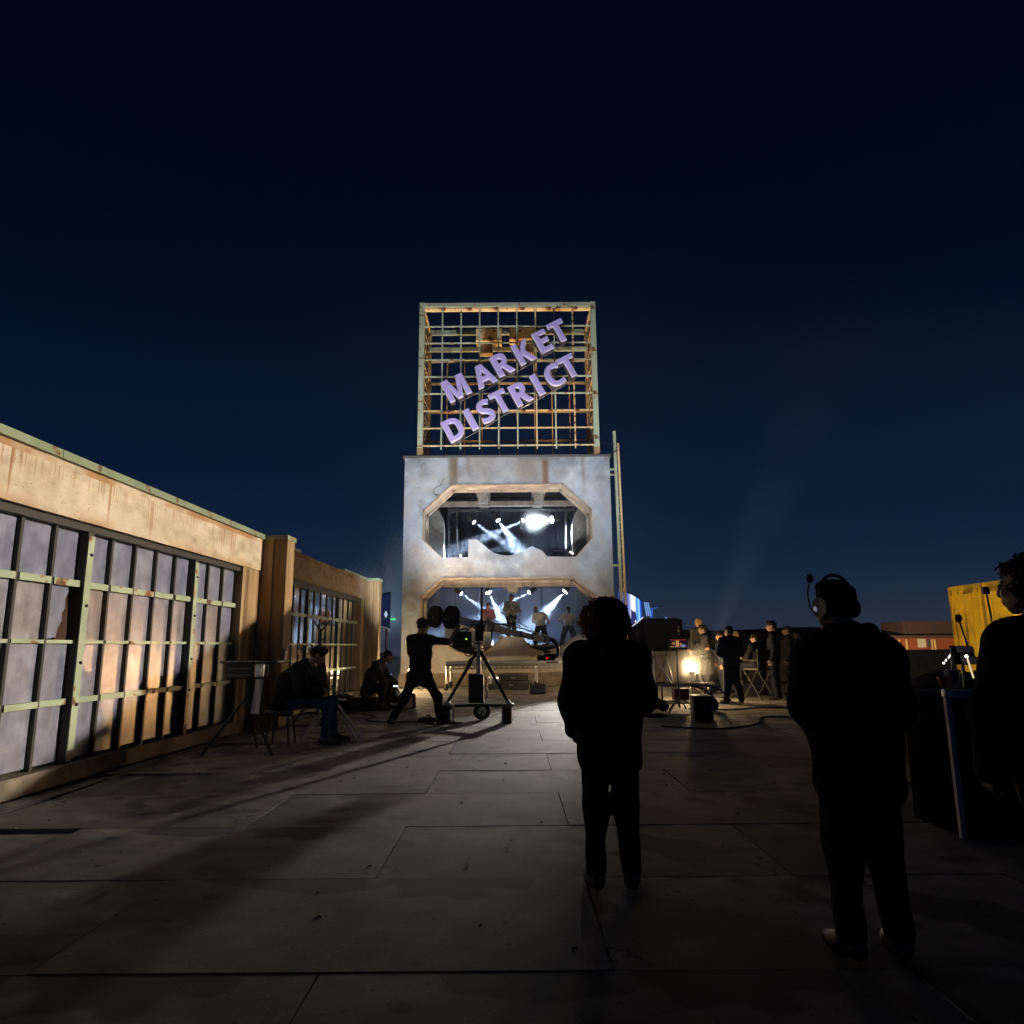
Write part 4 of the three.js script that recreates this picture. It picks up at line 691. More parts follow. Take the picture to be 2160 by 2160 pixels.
{
  const p = thing('phone', 'black mobile phone held by the seated man in jeans', 'phone', [-2.6, .71, -10.26]); b_().rbox(-2.575, .722, -10.25, .15, .012, .075, .006, [0, .3, .35]).build('body', C.black, p);
  const s = thing('stool', 'dark padded stool under the seated man in jeans', 'stool', [-3.24, 0, -10.29]); b_().rbox(-3.24, .42, -10.28, .42, .08, .4, .03).build('seat', C.dark, s); for (const [x, z] of [[-.16, -.15], [.16, -.15], [-.16, .15], [.16, .15]]) b_().bar([-3.24 + x, 0, -10.28 + z], [-3.24 + x * .8, .39, -10.28 + z * .8], .016, 8).build('leg', C.dark, s);
  const f = thing('folding_stool', 'folding stool with crossed pale legs beside the knees of the seated man', 'stool', [-2.66, 0, -10.75]);
  b_().rbox(-2.66, .55, -10.75, .36, .03, .32, .01).build('seat', C.dark, f); for (const z of [-10.62, -10.88]) for (const d of [-1, 1]) b_().beam([-2.66 + d * .02, .535, z + d * .014], [-2.66 + d * .42, .01, z + d * .014], .022, .022).build('leg', C.white, f);
}
// crouching man in a cap
person('man in a cap and grey jacket sitting low with elbows on his knees', [-2.95, 0, -15.6], {
  h: 1.74, cell: .016, fine: .006, top: cloth(.055, .05, .06), legs: cloth(.03, .028, .03), puff: .018, look: { yaw: -1.2, pitch: -.3 }, hair: 'cap', hem: .04, baggy: .02,
  J: { head: [.26, 1.11, .01], neck: [.11, .99, .02], chest: [-.05, .74, .02], pelvis: [-.2, .42, .02], shR: [.03, .93, .2], shL: [.1, .92, -.16], elR: [.2, .62, .22], wrR: [.4, .58, .1], elL: [.28, .62, -.18], wrL: [.44, .585, -.02], hipR: [-.16, .4, .1], hipL: [-.16, .4, -.08], knR: [.22, .53, .17], knL: [.28, .53, -.14], anR: [.14, .085, .16], anL: [.24, .085, -.14], toeR: [.34, .035, .18], toeL: [.44, .035, -.15] },
  handR: { thumb: [.2, .8, -.3], palm: [0, .2, -1], curl: .6 }, handL: { thumb: [.2, .8, .3], palm: [0, .2, 1], curl: .6 },
});
{ const k = thing('apple_box', 'black box the man in a cap sits on near the far window', 'box', [-3.15, 0, -15.58]); b_().rbox(-3.15, .14, -15.58, .55, .27, .45, .02).build('body', C.dark, k); b_().box(-3.23, .2, -15.345, -3.07, .235, -15.352).build('handle_slot', C.black, k);
  const g = thing('gear_bag', 'dark soft bag on the ground behind the man in a cap', 'bag', [-3.65, 0, -15.7]); const f = new Field(.02, .05).ell(V(-3.65, .16, -15.7), V(.3, .17, .2)).ell(V(-3.5, .12, -15.6), V(.2, .13, .2)); b_().geo(f.mesh({ noise: folds(.012, 16, 2), carve: (p) => -p.y })).build('body', C.blackRough, g); b_().tube([[-3.85, .28, -15.62], [-3.7, .42, -15.6], [-3.55, .27, -15.6]], .012, 12, 5).build('strap', C.black, g);
  const h = thing('gear_bag', 'pale sided kit bag at the feet of the man in a cap', 'bag', [-2.3, 0, -15.9]); b_().rbox(-2.3, .16, -15.9, .34, .32, .26, .05, [0, .3, .08]).build('body', C.dark, h); b_().rbox(-2.27, .14, -15.765, .2, .22, .012, .005, [0, .3, .08]).build('pocket', C.paper, h); }
// curly haired woman, nearest the middle
person('person with a mass of curly hair and black jacket, back to the viewer, centre foreground', [.54, 0, -4.2], {
  h: 1.53, cell: .011, fine: .005, top: cloth(.009, .009, .011), legs: BLK, puff: .026, hem: .12, hair: 'curly', hairSize: V(.156, .128, .14), curls: 520, curlMat: M(.55, .15, .05, { roughness: .6, transmission: .6 }), hairMat: cloth(.012, .006, .004), look: { yaw: .1 }, hood: true, baggy: .015,
  J: { elR: [.215, 1.0, -.03], wrR: [.13, .93, -.23], elL: [-.21, .99, .03], wrL: [-.19, .82, -.13] }, handR: { curl: .6 }, handL: { curl: .5 },
});
// headset man
const hs = person('broad man in black hoodie wearing a headset, back to the viewer', [1.515, 0, -3.3], {
  h: 1.6, cell: .011, fine: .005, top: cloth(.010, .010, .012), legs: BLK, puff: .03, wide: 1.12, hem: .14, hair: 'short', hairMat: cloth(.012, .011, .010), look: { yaw: .35 }, hood: true, baggy: .02, skin: 'tan',
  J: { head: [-.03, 1.475, -.01], neck: [0, 1.33, .02], shL: [-.16, 1.245, .015], shR: [.16, 1.245, .015], elL: [-.195, 1.03, 0], wrL: [-.05, .96, -.22], elR: [.2, 1.02, 0], wrR: [.05, .98, -.23] }, handL: { dir: [.9, .1, -.3], curl: .6 }, handR: { dir: [-.9, 0, -.3], curl: .6 },
});
{
  const t = thing('headset', 'black headset with a boom microphone raised beside the broad man\'s head', 'headset', [1.48, 1.5, -3.3]), W = (x, y, z) => hs.HP(x, y, z).add(V(1.515, 0, -3.3)).toArray(), ax = V(1, 0, 0).applyQuaternion(hs.q).toArray();
  for (const d of [-1, 1]) { const c = b_().wheel(W(d * .093, -.012, .012), ax, .046, .03, 20).build('ear_cup', C.black, t); b_().ring(W(d * .085, -.012, .012), ax, .036, .013).build('ear_pad', C.rubber, c); }
  b_().tube([W(-.1, .02, .012), W(-.088, .1, .012), W(-.04, .145, .012), W(.04, .145, .012), W(.088, .1, .012), W(.1, .02, .012)], .0075, 32, 8).build('headband', C.black, t);
  b_().tube([W(-.105, -.045, .0), W(-.128, -.02, -.02), W(-.13, .04, -.035), W(-.112, .1, -.045), W(-.1, .125, -.05)], .0038, 24, 6).build('boom', C.black, t);
  b_().ball(W(-.092, .14, -.052), .016, 1, 1.35, 1, 12).build('microphone', C.rubber, t); b_().ball(W(-.112, -.02, -.012), .009, 1, 1.6, 1).build('lamp_led', glow(.7, .8, 1, .18), t);
}
// man at the right edge
person('man with short curly hair and black jacket cut by the right edge, face turned left', [2.055, 0, -2.75], {
  h: 1.63, cell: .011, fine: .0045, top: cloth(.014, .012, .014), legs: BLK, puff: .03, wide: .95, hem: .1, hair: 'curly', hairSize: V(.09, .098, .105), curls: 230, hairMat: cloth(.02, .01, .007), curlMat: M(.05, .02, .012, { roughness: .6 }), look: { yaw: .5 }, skin: 'tan',
  J: { head: [-.05, 1.515, -.02], neck: [-.01, 1.36, .02], shL: [-.175, 1.29, .01], shR: [.175, 1.29, .01], elL: [-.27, 1.04, .02], wrL: [-.23, .82, -.12] },
});
// performers (they face the viewer)
{
  const k = thing('stage_riser', 'low black riser the singer stands on', 'riser', [0, 1.3, -26.45]); b_().rbox(0, 1.37, -26.45, 1.2, .13, .7, .015).build('platform', C.dark, k);
  person('singer in grey patterned jacket on the lower stage, microphone at the mouth', [-.06, 1.44, -26.5], {
    h: 1.76, yaw: Math.PI + .15, cell: .016, fine: .006, top: M(.9, .88, .84, { map: tex(128, 128, .3, .3, (u, v) => { const n = fbm(u, v, 10, 10, 501, 3); return n > .5 ? [150, 146, 138] : [66, 64, 60]; }), roughness: .8 }), legs: BLK, hair: 'short', look: { yaw: -.35 }, skin: 'brown', hem: .1, puff: .006,
    J: { elR: [.25, 1.2, -.14], wrR: [.1, 1.46, -.2], elL: [-.3, 1.16, -.02], wrL: [-.07, 1.06, -.2] }, handR: { dir: [-.3, .6, -.2], thumb: [-.6, .4, .2], palm: [-.7, 0, .4], curl: .95 }, handL: { dir: [.7, .2, -.2], thumb: [0, 1, 0], palm: [.2, 0, 1], curl: .8 } });
  const m = thing('microphone', 'black hand microphone held by the singer on the lower stage', 'microphone', [-.14, 2.95, -26.25]);
  b_().bar([-.18, 2.86, -26.24], [-.125, 2.97, -26.27], .014, 8, .02).build('handle', C.black, m); b_().ball([-.118, 2.985, -26.275], .028).build('grille', C.greySteel, m); b_().tube([[-.18, 2.86, -26.24], [-.16, 2.7, -26.2], [.0, 2.5, -26.22], [.2, 2.3, -26.2], [.35, 1.9, -26.3], [.6, 1.4, -26.3]], .009, 30, 5).build('cable', C.black, m);
  const dj = { cell: .018, fine: .007, topName: 't_shirt', top: WHITE, sleeve: .44, legs: cloth(.018, .02, .03), baggy: .045, hem: .06, collar: false };
  person('bald dancer in white T-shirt and dark trousers leaning forward on the lower stage', [1.02, 1.31, -27.2], { ...dj, h: 1.68, yaw: Math.PI - .25, hair: 'bald', skin: 'brown', look: { yaw: -.3, pitch: -.1 },
    J: { head: [.12, 1.37, -.14], neck: [.08, 1.22, -.07], chest: [.0, 1.0, 0], pelvis: [-.03, .74, .08], shR: [.2, 1.15, -.04], shL: [-.17, 1.17, -.02], elR: [.3, .92, .12], wrR: [.16, .78, .2], elL: [-.32, .92, .14], wrL: [-.18, .78, .2], hipL: [-.11, .72, .08], hipR: [.06, .72, .08], knL: [-.2, .42, -.08], knR: [.16, .42, -.1], anL: [-.26, .085, .1], anR: [.2, .085, .06], toeL: [-.34, .035, -.06], toeR: [.26, .035, -.1] } });
  person('dancer in white T-shirt with head bowed and feet apart, right end of lower stage', [2.12, 1.31, -27.5], { ...dj, h: 1.7, yaw: Math.PI, hair: 'short', skin: 'brown', look: { yaw: .1, pitch: -.5 },
    J: { head: [0, 1.34, -.16], neck: [0, 1.22, -.08], chest: [0, .98, -.02], pelvis: [0, .72, .06], shL: [-.2, 1.14, -.04], shR: [.2, 1.14, -.04], elL: [-.36, .95, .05], wrL: [-.28, .76, -.02], elR: [.36, .97, .04], wrR: [.3, .86, -.16], hipL: [-.09, .7, .06], hipR: [.09, .7, .06], knL: [-.2, .4, -.06], knR: [.2, .4, -.06], anL: [-.27, .085, .06], anR: [.27, .085, .06], toeL: [-.36, .035, -.08], toeR: [.36, .035, -.08] } });
  person('figure in a pink top half hidden behind the white desk on the lower stage', [-.95, 1.31, -27.75], { ...dj, h: 1.66, yaw: Math.PI, hair: 'short', top: cloth(.5, .2, .22), look: { pitch: -.3 }, J: { elL: [-.25, 1.08, -.12], wrL: [-.16, 1.0, -.36], elR: [.25, 1.08, -.12], wrR: [.16, 1.0, -.36] } });  // pink light on this figure is put into the cloth colour
  const d = thing('stage_desk', 'white fronted desk at the left of the lower stage', 'desk', [-1.7, 1.3, -27.3]); b_().rbox(-1.7, 1.72, -27.3, 1.7, .8, .5, .02).build('front_panel', C.white, d); b_().rbox(-1.5, 2.17, -27.3, .5, .08, .3, .01).rbox(-1.0, 2.16, -27.3, .3, .06, .3, .01).build('mixer', C.greySteel, d);
}
// crew standing on the right
const crew = (label, at, o) => person(label, at, { cell: .017, fine: .0065, puff: .014, group: null, ...o });
crew('dark-haired man in grey jacket facing left just behind the glaring work lamp', [5.15, 0, -19.5], { h: 1.83, yaw: 1.35, top: GREY, hair: 'short', hairMat: DKBROWN, J: { elL: [-.24, 1.15, -.08], wrL: [-.12, 1.12, -.32], elR: [.25, 1.15, -.06], wrR: [.12, 1.15, -.32] } });
crew('fair-haired person standing raised behind the man by the work lamp', [5.32, .2, -20.6], { h: 1.84, yaw: .3, top: GREY, hair: 'short', hairMat: BLOND });
{ const k = thing('apple_box', 'low box under the fair-haired person behind the work lamp', 'box', [5.32, 0, -20.6]); b_().rbox(5.32, .1, -20.6, .7, .2, .5, .015).build('body', C.brown, k); b_().box(5.25, .13, -20.355, 5.4, .16, -20.345).build('handle_slot', C.black, k); }
crew('person in dark jacket facing left, half hidden behind the capped crewman', [5.3, 0, -18.4], { h: 1.62, yaw: 1.45, top: NAVY, hair: 'short', J: { elR: [.24, 1.1, -.1], wrR: [.1, 1.2, -.3] } });
crew('crewman in dark cap and navy jacket, back turned, nearest of the group at right', [4.97, 0, -16.6], { h: 1.72, yaw: .12, top: cloth(.014, .018, .034), legs: cloth(.02, .026, .05), hair: 'cap', baggy: .03, puff: .02, hem: .1, look: { yaw: .5 }, J: { elL: [-.25, 1.12, -.02], wrL: [-.12, 1.0, -.24], elR: [.27, 1.12, -.04], wrR: [.14, 1.02, -.25], anL: [-.17, .085, .03], anR: [.19, .085, .03], toeL: [-.21, .035, -.15], toeR: [.24, .035, -.15] } });
crew('fair-haired person whose head shows over the capped crewman\'s shoulder', [6.32, 0, -20.5], { h: 1.67, yaw: .8, top: GREY, hair: 'short', hairMat: BLOND });
crew('dark-haired person sitting in a tall folding chair, back to the viewer', [5.97, 0, -17.8], { h: 1.66, yaw: .55, top: BLK, hair: 'short', hem: .02, look: { yaw: .4 },
  J: { pelvis: [0, .84, .03], chest: [0, 1.1, .03], neck: [0, 1.3, .0], head: [0, 1.45, -.02], shL: [-.175, 1.25, .02], shR: [.175, 1.25, .02], elL: [-.25, 1.0, -.06], wrL: [-.14, .95, -.28], elR: [.25, 1.0, -.06], wrR: [.14, .95, -.28], hipL: [-.09, .82, .02], hipR: [.09, .82, .02], knL: [-.1, .8, -.42], knR: [.16, .82, -.4], anL: [-.1, .42, -.45], anR: [.06, .42, -.5], toeL: [-.12, .36, -.62], toeR: [.0, .38, -.68] } });
crew('tall man standing right of the seated person, looking left', [6.35, 0, -17.65], { h: 1.86, yaw: 1.1, top: NAVY, hair: 'short', baggy: .025 });
crew('man in a cap standing behind the tall man, looking left', [7.22, 0, -19], { h: 1.77, yaw: 1.2, top: BLK, hair: 'cap' });
crew('person in black close beside the headset man\'s left shoulder, far back', [7.8, 0, -19.7], { h: 1.67, yaw: .9, top: BLK, hair: 'short', hairMat: DKBROWN });
crew('person in black standing between the seated person and the tall man, facing left', [6.62, 0, -19.3], { h: 1.7, yaw: 1.3, top: BLK, hair: 'short' });
crew('person in dark cap at the back, seen left of the tall man\'s head', [5.75, 0, -19.9], { h: 1.68, yaw: .6, top: NAVY, hair: 'cap' });
crew('farthest person at the back of the crowd near the parapet', [8.55, 0, -22.2], { h: 1.68, yaw: 1.0, top: GREY, hair: 'cap' });
// small blue-lit performer posing on the far dark block
person('small blue-lit performer with raised arms seen above the dark block right of the tower', [13.6, 3.74, -70.5], { h: 1.35, yaw: Math.PI, cell: .03, fine: .012, top: cloth(.2, .35, .7), legs: cloth(.2, .35, .7), hair: 'short', J: { elL: [-.45, 1.2, 0], wrL: [-.75, 1.24, 0], elR: [.2, 1.5, 0], wrR: [.28, 1.8, 0] } });
flood([14.6, 3.86, -68.2], [13.6, 4.6, -70.5], 'tiny blue floodlight lighting the small far performer', [.2, .45, 1], 16, .5, .5, .16);

// ───────── jib crane ─────────
{
  const t = thing('camera_crane', 'film jib crane on a three-wheeled tripod dolly with counterweights and camera', 'camera crane', [-.6, 0, -13]);
  const piv = [-.6, 1.64, -13.0], A = [-.98, 1.765, -12.75], E = [.68, 1.42, -14.5], L = (a, b, k) => a.map((v, i) => v + (b[i] - v) * k);
  const BOOM = M(.8, .8, .8, { roughness: .4, metalness: .15, clearcoat: .4 }); b_().beam(A, L(A, E, .52), .13, .13).build('boom', BOOM, t); b_().beam(L(A, E, .5), E, .1, .1).build('boom', BOOM, t);
  for (const k of [.2, .34, .52, .66, .8, .95]) b_().beam(L(A, E, k - .008), L(A, E, k + .008), .15 - .04 * (k > .5), .15 - .04 * (k > .5)).build('clamp', C.dark, t);
  const rod = b_(); rod.bar(L(A, E, .3).map((v, i) => v + (i === 1 ? .16 : 0)), E.map((v, i) => v + (i === 1 ? .09 : 0)), .012, 6); rod.build('parallel_rod', C.steel, t);
  b_().bar(A.map((v, i) => v + [-.42, .045, .22][i]), A, .024, 10).build('weight_bar', C.steel, t);
  for (const [k, r] of [[.36, .19], [.09, .205]]) { const c = [A[0] - .02 - k, A[1] + .05 + .03 * k, A[2] + .02 + k * .5], d = [.72, -.09, -.62]; const w = b_().wheel(c, d, r, .085, 28).build('counterweight', C.blackRough, t); b_().ring(c.map((v, i) => v + [.045, 0, -.02][i]), d, r * .72, .018).build('rim', C.black, w); b_().wheel(c.map((v, i) => v + [.05, 0, -.02][i]), d, .05, .05, 16).build('hub', C.steel, w); for (let j = 0; j < 4; j++) { const a = j * 1.571 + .5; b_().beam(c.map((v, i) => v + [.046, 0, -.022][i]), [c[0] + .046 + Math.cos(a) * r * .3, c[1] + Math.sin(a) * r * .68, c[2] - .022 + Math.cos(a) * r * .6], .02, .02).build('spoke', C.greySteel, w); } }
  b_().tube([[A[0] - .05, A[1] + .02, A[2]], [A[0] + .02, A[1] - .18, A[2] + .05], [A[0] + .14, A[1] - .2, A[2]], [A[0] + .3, A[1] - .06, A[2] - .1]], .008, 20, 5).build('cable', C.rubber, t);
  b_().bar([-.56, 1.62, -12.95], [-.56, 2.3, -12.95], .026, 10, .02).build('mast', C.black, t); b_().ball([-.56, 2.335, -12.95], .028).build('mast_top', C.black, t);
  b_().bar([-.56, 2.3, -12.95], [A[0] - .1, A[1] + .2, A[2]], .004, 5).build('stay_wire', C.greySteel, t); b_().bar([-.56, 1.75, -12.95], L(A, E, .62).map((v, i) => v + (i === 1 ? .12 : 0)), .02, 6).build('push_rod', C.dark, t); b_().bar(L(A, E, .45).map((v, i) => v + (i === 1 ? .33 : 0)), L(A, E, .88).map((v, i) => v + (i === 1 ? .1 : 0)), .008, 5).build('stay_wire', C.steel, t);
  b_().rbox(-.6, 1.55, -13, .16, .3, .2, .02).build('pivot_head', C.black, t); b_().wheel([-.5, 1.64, -12.98], [1, 0, .2], .07, .03, 18).build('pivot_plate', C.greySteel, t);
  b_().bar([-.62, .75, -13], [-.62, 1.46, -13], .045, 14, .038).build('column', C.steel, t); for (const y of [1.24, 1.3, 1.36]) b_().bar([-.62, y - .015, -13], [-.62, y + .015, -13], .085, 16).build('column_collar', y > 1.3 ? C.black : C.steel, t);
  const mon = b_().rbox(-.91, 1.43, -12.9, .34, .28, .1, .015, [0, .15, 0]).build('control_box', C.black, t); b_().rbox(-.93, 1.61, -12.9, .3, .05, .09, .01, [0, .15, 0]).build('label_strip', C.white, mon); b_().ball([-.83, 1.44, -12.845], .011).build('lamp_led', glow(.5, 1, .1, 2.5), mon); b_().tube([[-.86, 1.29, -12.9], [-.85, 1.17, -12.9], [-.78, 1.14, -12.92], [-.72, 1.2, -12.95]], .012, 16, 6).build('cable', C.rubber, mon);
  // tripod and dolly
  const feet = [[-1.15, .29, -12.85], [-.1, .29, -12.85], [-.6, .29, -13.75]];
  feet.forEach((f, i) => {
    const l = b_().bar([-.62 + (f[0] + .62) * .06, 1.22, -13], [f[0], f[1] + .06, f[2]], .034, 10, .028).build('tripod_leg', C.black, t); b_().ball([f[0], f[1] + .05, f[2]], .05).build('leg_clamp', C.steel, l);
    b_().beam([-.62, .28, -13.1], f, .05, .05).build('dolly_arm', C.black, t);
    const wz = i === 2 ? -13.4 : f[2] + .06, wx = i === 2 ? -.58 : f[0], ax = i === 2 ? [.25, 0, 1] : [1, 0, .12], r = i === 2 ? .15 : .15, w = i === 2 ? .09 : .15;
    const g = b_().wheel([wx, r, wz], ax, r, w, 28).build('wheel', C.rubber, t);
    b_().wheel([wx, r, wz], ax, r * .52, w + .012, 20).build('hub', C.alu, g); for (let k = 0; k < 3; k++) { const a = k * 2.094 + .5; b_().beam([wx, r, wz + (i === 2 ? .055 : 0)], [wx + (i === 2 ? Math.cos(a) * .07 : 0), r + Math.sin(a) * .07, wz + (i === 2 ? .055 : Math.cos(a) * .07)], .03, .012).build('spoke', C.dark, g); }
    b_().rbox(wx, .3, wz, i === 2 ? .12 : .2, .06, .2, .02).build('fork', C.greySteel, t); if (i < 2) { b_().bar([wx + (i ? .1 : -.1) * -1, .02, wz - .05], [wx + (i ? -.1 : .1), .3, wz - .05], .014, 6).bar([wx + (i ? -.13 : .13), .02, wz - .05], [wx + (i ? -.07 : .07), .02, wz - .05], .02, 6).build('screw_jack', C.steel, t); }
  });
  b_().rbox(-.66, .58, -12.96, .27, .5, .2, .03).build('battery_pack', C.black, t); b_().tube([[-.5, .78, -12.9], [-.47, .7, -12.86], [-.5, .6, -12.86], [-.46, .5, -12.86], [-.49, .4, -12.9]], .014, 20, 6).build('cable', C.rubber, t); b_().tube([[-.72, .9, -12.9], [-.8, 1.0, -12.9], [-.76, 1.1, -12.92], [-.66, 1.14, -12.95]], .012, 16, 6).build('cable', C.rubber, t);
  // camera hanging from the far end
  b_().tube([E, [E[0] + .1, E[1] + .0, E[2]], [E[0] + .19, E[1] - .1, E[2] + .02], [E[0] + .22, E[1] - .24, E[2] + .02], [E[0] + .17, E[1] - .34, E[2]]], .035, 24, 10).build('remote_head', C.black, t); b_().tube([[E[0] + .02, E[1] + .06, E[2]], [E[0] + .16, E[1] + .02, E[2] + .03], [E[0] + .27, E[1] - .15, E[2] + .04], [E[0] + .26, E[1] - .3, E[2] + .03]], .011, 20, 5).build('cable', C.rubber, t);
  const cam = b_().rbox(E[0] + .04, E[1] - .33, E[2], .24, .14, .16, .015).build('camera', C.black, t); b_().bar([E[0] - .08, E[1] - .34, E[2] + .02], [E[0] - .2, E[1] - .34, E[2] + .06], .05, 14, .06).build('lens', C.dark, cam); b_().rbox(E[0] + .0, E[1] - .23, E[2], .16, .05, .05, .01).build('top_handle', C.dark, cam); b_().ball([E[0] - .01, E[1] - .35, E[2] + .085], .02).build('lamp_led', glow(1, .03, .02, .8), cam); b_().rbox(E[0] + .1, E[1] - .43, E[2], .24, .03, .12, .008).build('base_plate', C.black, cam);
}
tag(b_().tube([[-3.0, .012, -14.6], [-2.6, .012, -13.9], [-2.7, .012, -13.4], [-2.2, .012, -13.0], [-1.7, .012, -13.0], [-1.3, .012, -12.6], [-.9, .012, -12.8]], .012, 60, 6).build('floor_cable', C.rubber), 'black cable snaking over the deck behind the jib operator\'s feet', 'cable');
tag(b_().tube([[-.7, .01, -12.6], [-.3, .01, -14.5], [.6, .01, -17], [1.3, .01, -19.5], [1.9, .01, -21]], .012, 50, 6).build('floor_cable', C.rubber), 'black cable running from the crane dolly toward the decking', 'cable');
{ const m = thing('sandbag', 'small black sandbag on the ground beside the jib operator\'s foot', 'sandbag', [-1.5, 0, -13]); b_().geo(new Field(.012, .03).ell(V(-1.5, .04, -13), V(.16, .05, .09)).ell(V(-1.62, .035, -13), V(.08, .04, .08)).mesh({ carve: (p) => -p.y })).build('body', C.blackRough, m); b_().tube([[-1.56, .08, -13], [-1.5, .13, -13], [-1.44, .08, -13]], .01, 10, 5).build('handle', C.dark, m); }

// ───────── gear at left ─────────
{
  const t = thing('equipment_cart', 'dark camera cart with a shiny top and white cloth strip, beside the window wall', 'cart', [-3.35, 0, -9.4]);
  b_().rbox(-3.33, 1.135, -9.4, .74, .025, .5, .01).build('top', M(.05, .05, .055, { roughness: .18, clearcoat: 1 }), t); b_().rbox(-3.45, 1.02, -9.4, .34, .2, .4, .02).build('drawer_unit', C.dark, t);
  b_().box(-3.6, 1.05, -9.19, -3.3, 1.06, -9.185).box(-3.6, .97, -9.19, -3.3, .98, -9.185).build('drawer_line', C.greySteel, t);
  const l = b_().rbox(-3.2, 1.03, -9.2, .11, .17, .05, .02).build('light_fixture', C.alu, t); b_().rbox(-3.2, 1.02, -9.172, .05, .11, .01, .004).build('fixture_face', C.white, l); b_().tube([[-3.14, 1.11, -9.2], [-3.1, 1.08, -9.2], [-3.1, .96, -9.2]], .006, 12, 5).build('wire', C.alu, l);
  const s = new THREE.PlaneGeometry(.1, .42, 4, 12), p = s.attributes.position; for (let i = 0; i < p.count; i++) p.setXYZ(i, p.getX(i) + .02 * Math.sin(p.getY(i) * 5), p.getY(i), .012 * Math.sin(p.getX(i) * 60 + p.getY(i) * 8)); s.computeVertexNormals();
  b_().geo(s.translate(-3.21, .71, -9.18)).build('white_cloth', M(.6, .55, .6, { roughness: .9, side: THREE.DoubleSide }), t);
  b_().rbox(-2.985, 1.215, -9.45, .05, .15, .06, .01, [0, 0, -.12]).build('receiver', C.dark, t); b_().bar([-3.42, .55, -9.4], [-3.42, .92, -9.4], .03, 8).build('column', C.dark, t);
  for (const k of [.5, 2.6, 4.7]) b_().bar([-3.42, .7, -9.4], [-3.42 + .5 * Math.cos(k), .01, -9.4 + .5 * Math.sin(k)], .018, 8).build('leg', C.black, t);
  const c = thing('light_stand', 'black stand with a V bracket and hanging bag in front of the farther window', 'stand', [-3.6, 0, -13.5]);
  b_().bar([-3.6, 0, -13.5], [-3.6, 1.66, -13.5], .026, 8).build('pole', C.black, c); for (const [x, y] of [[-3.75, 1.83], [-3.42, 1.82]]) b_().beam([-3.6, 1.6, -13.5], [x, y, -13.5], .035, .03).build('bracket_arm', C.black, c); for (const k of [.3, 2.4, 4.5]) b_().bar([-3.6, .5, -13.5], [-3.6 + .45 * Math.cos(k), .01, -13.5 + .45 * Math.sin(k)], .014, 6).build('leg', C.black, c);
  for (const [y, a] of [[1.45, .1], [1.25, -.1], [1.15, .12]]) b_().bar([-3.6, y, -13.5], [-3.6 + a, y + .04, -13.46], .012, 6).build('knob', C.black, c);
  const bag = thing('hanging_bag', 'black bag hanging on the V bracket stand', 'bag', [-3.55, .55, -13.45]); b_().geo(new Field(.015, .03).cap(V(-3.55, 1.0, -13.44), V(-3.5, .65, -13.44), .07, .11).mesh({ noise: folds(.012, 24, 1) })).build('body', C.blackRough, bag); b_().tube([[-3.56, 1.04, -13.44], [-3.62, 1.2, -13.46], [-3.56, 1.3, -13.45]], .01, 10, 5).build('strap', C.black, bag);
}
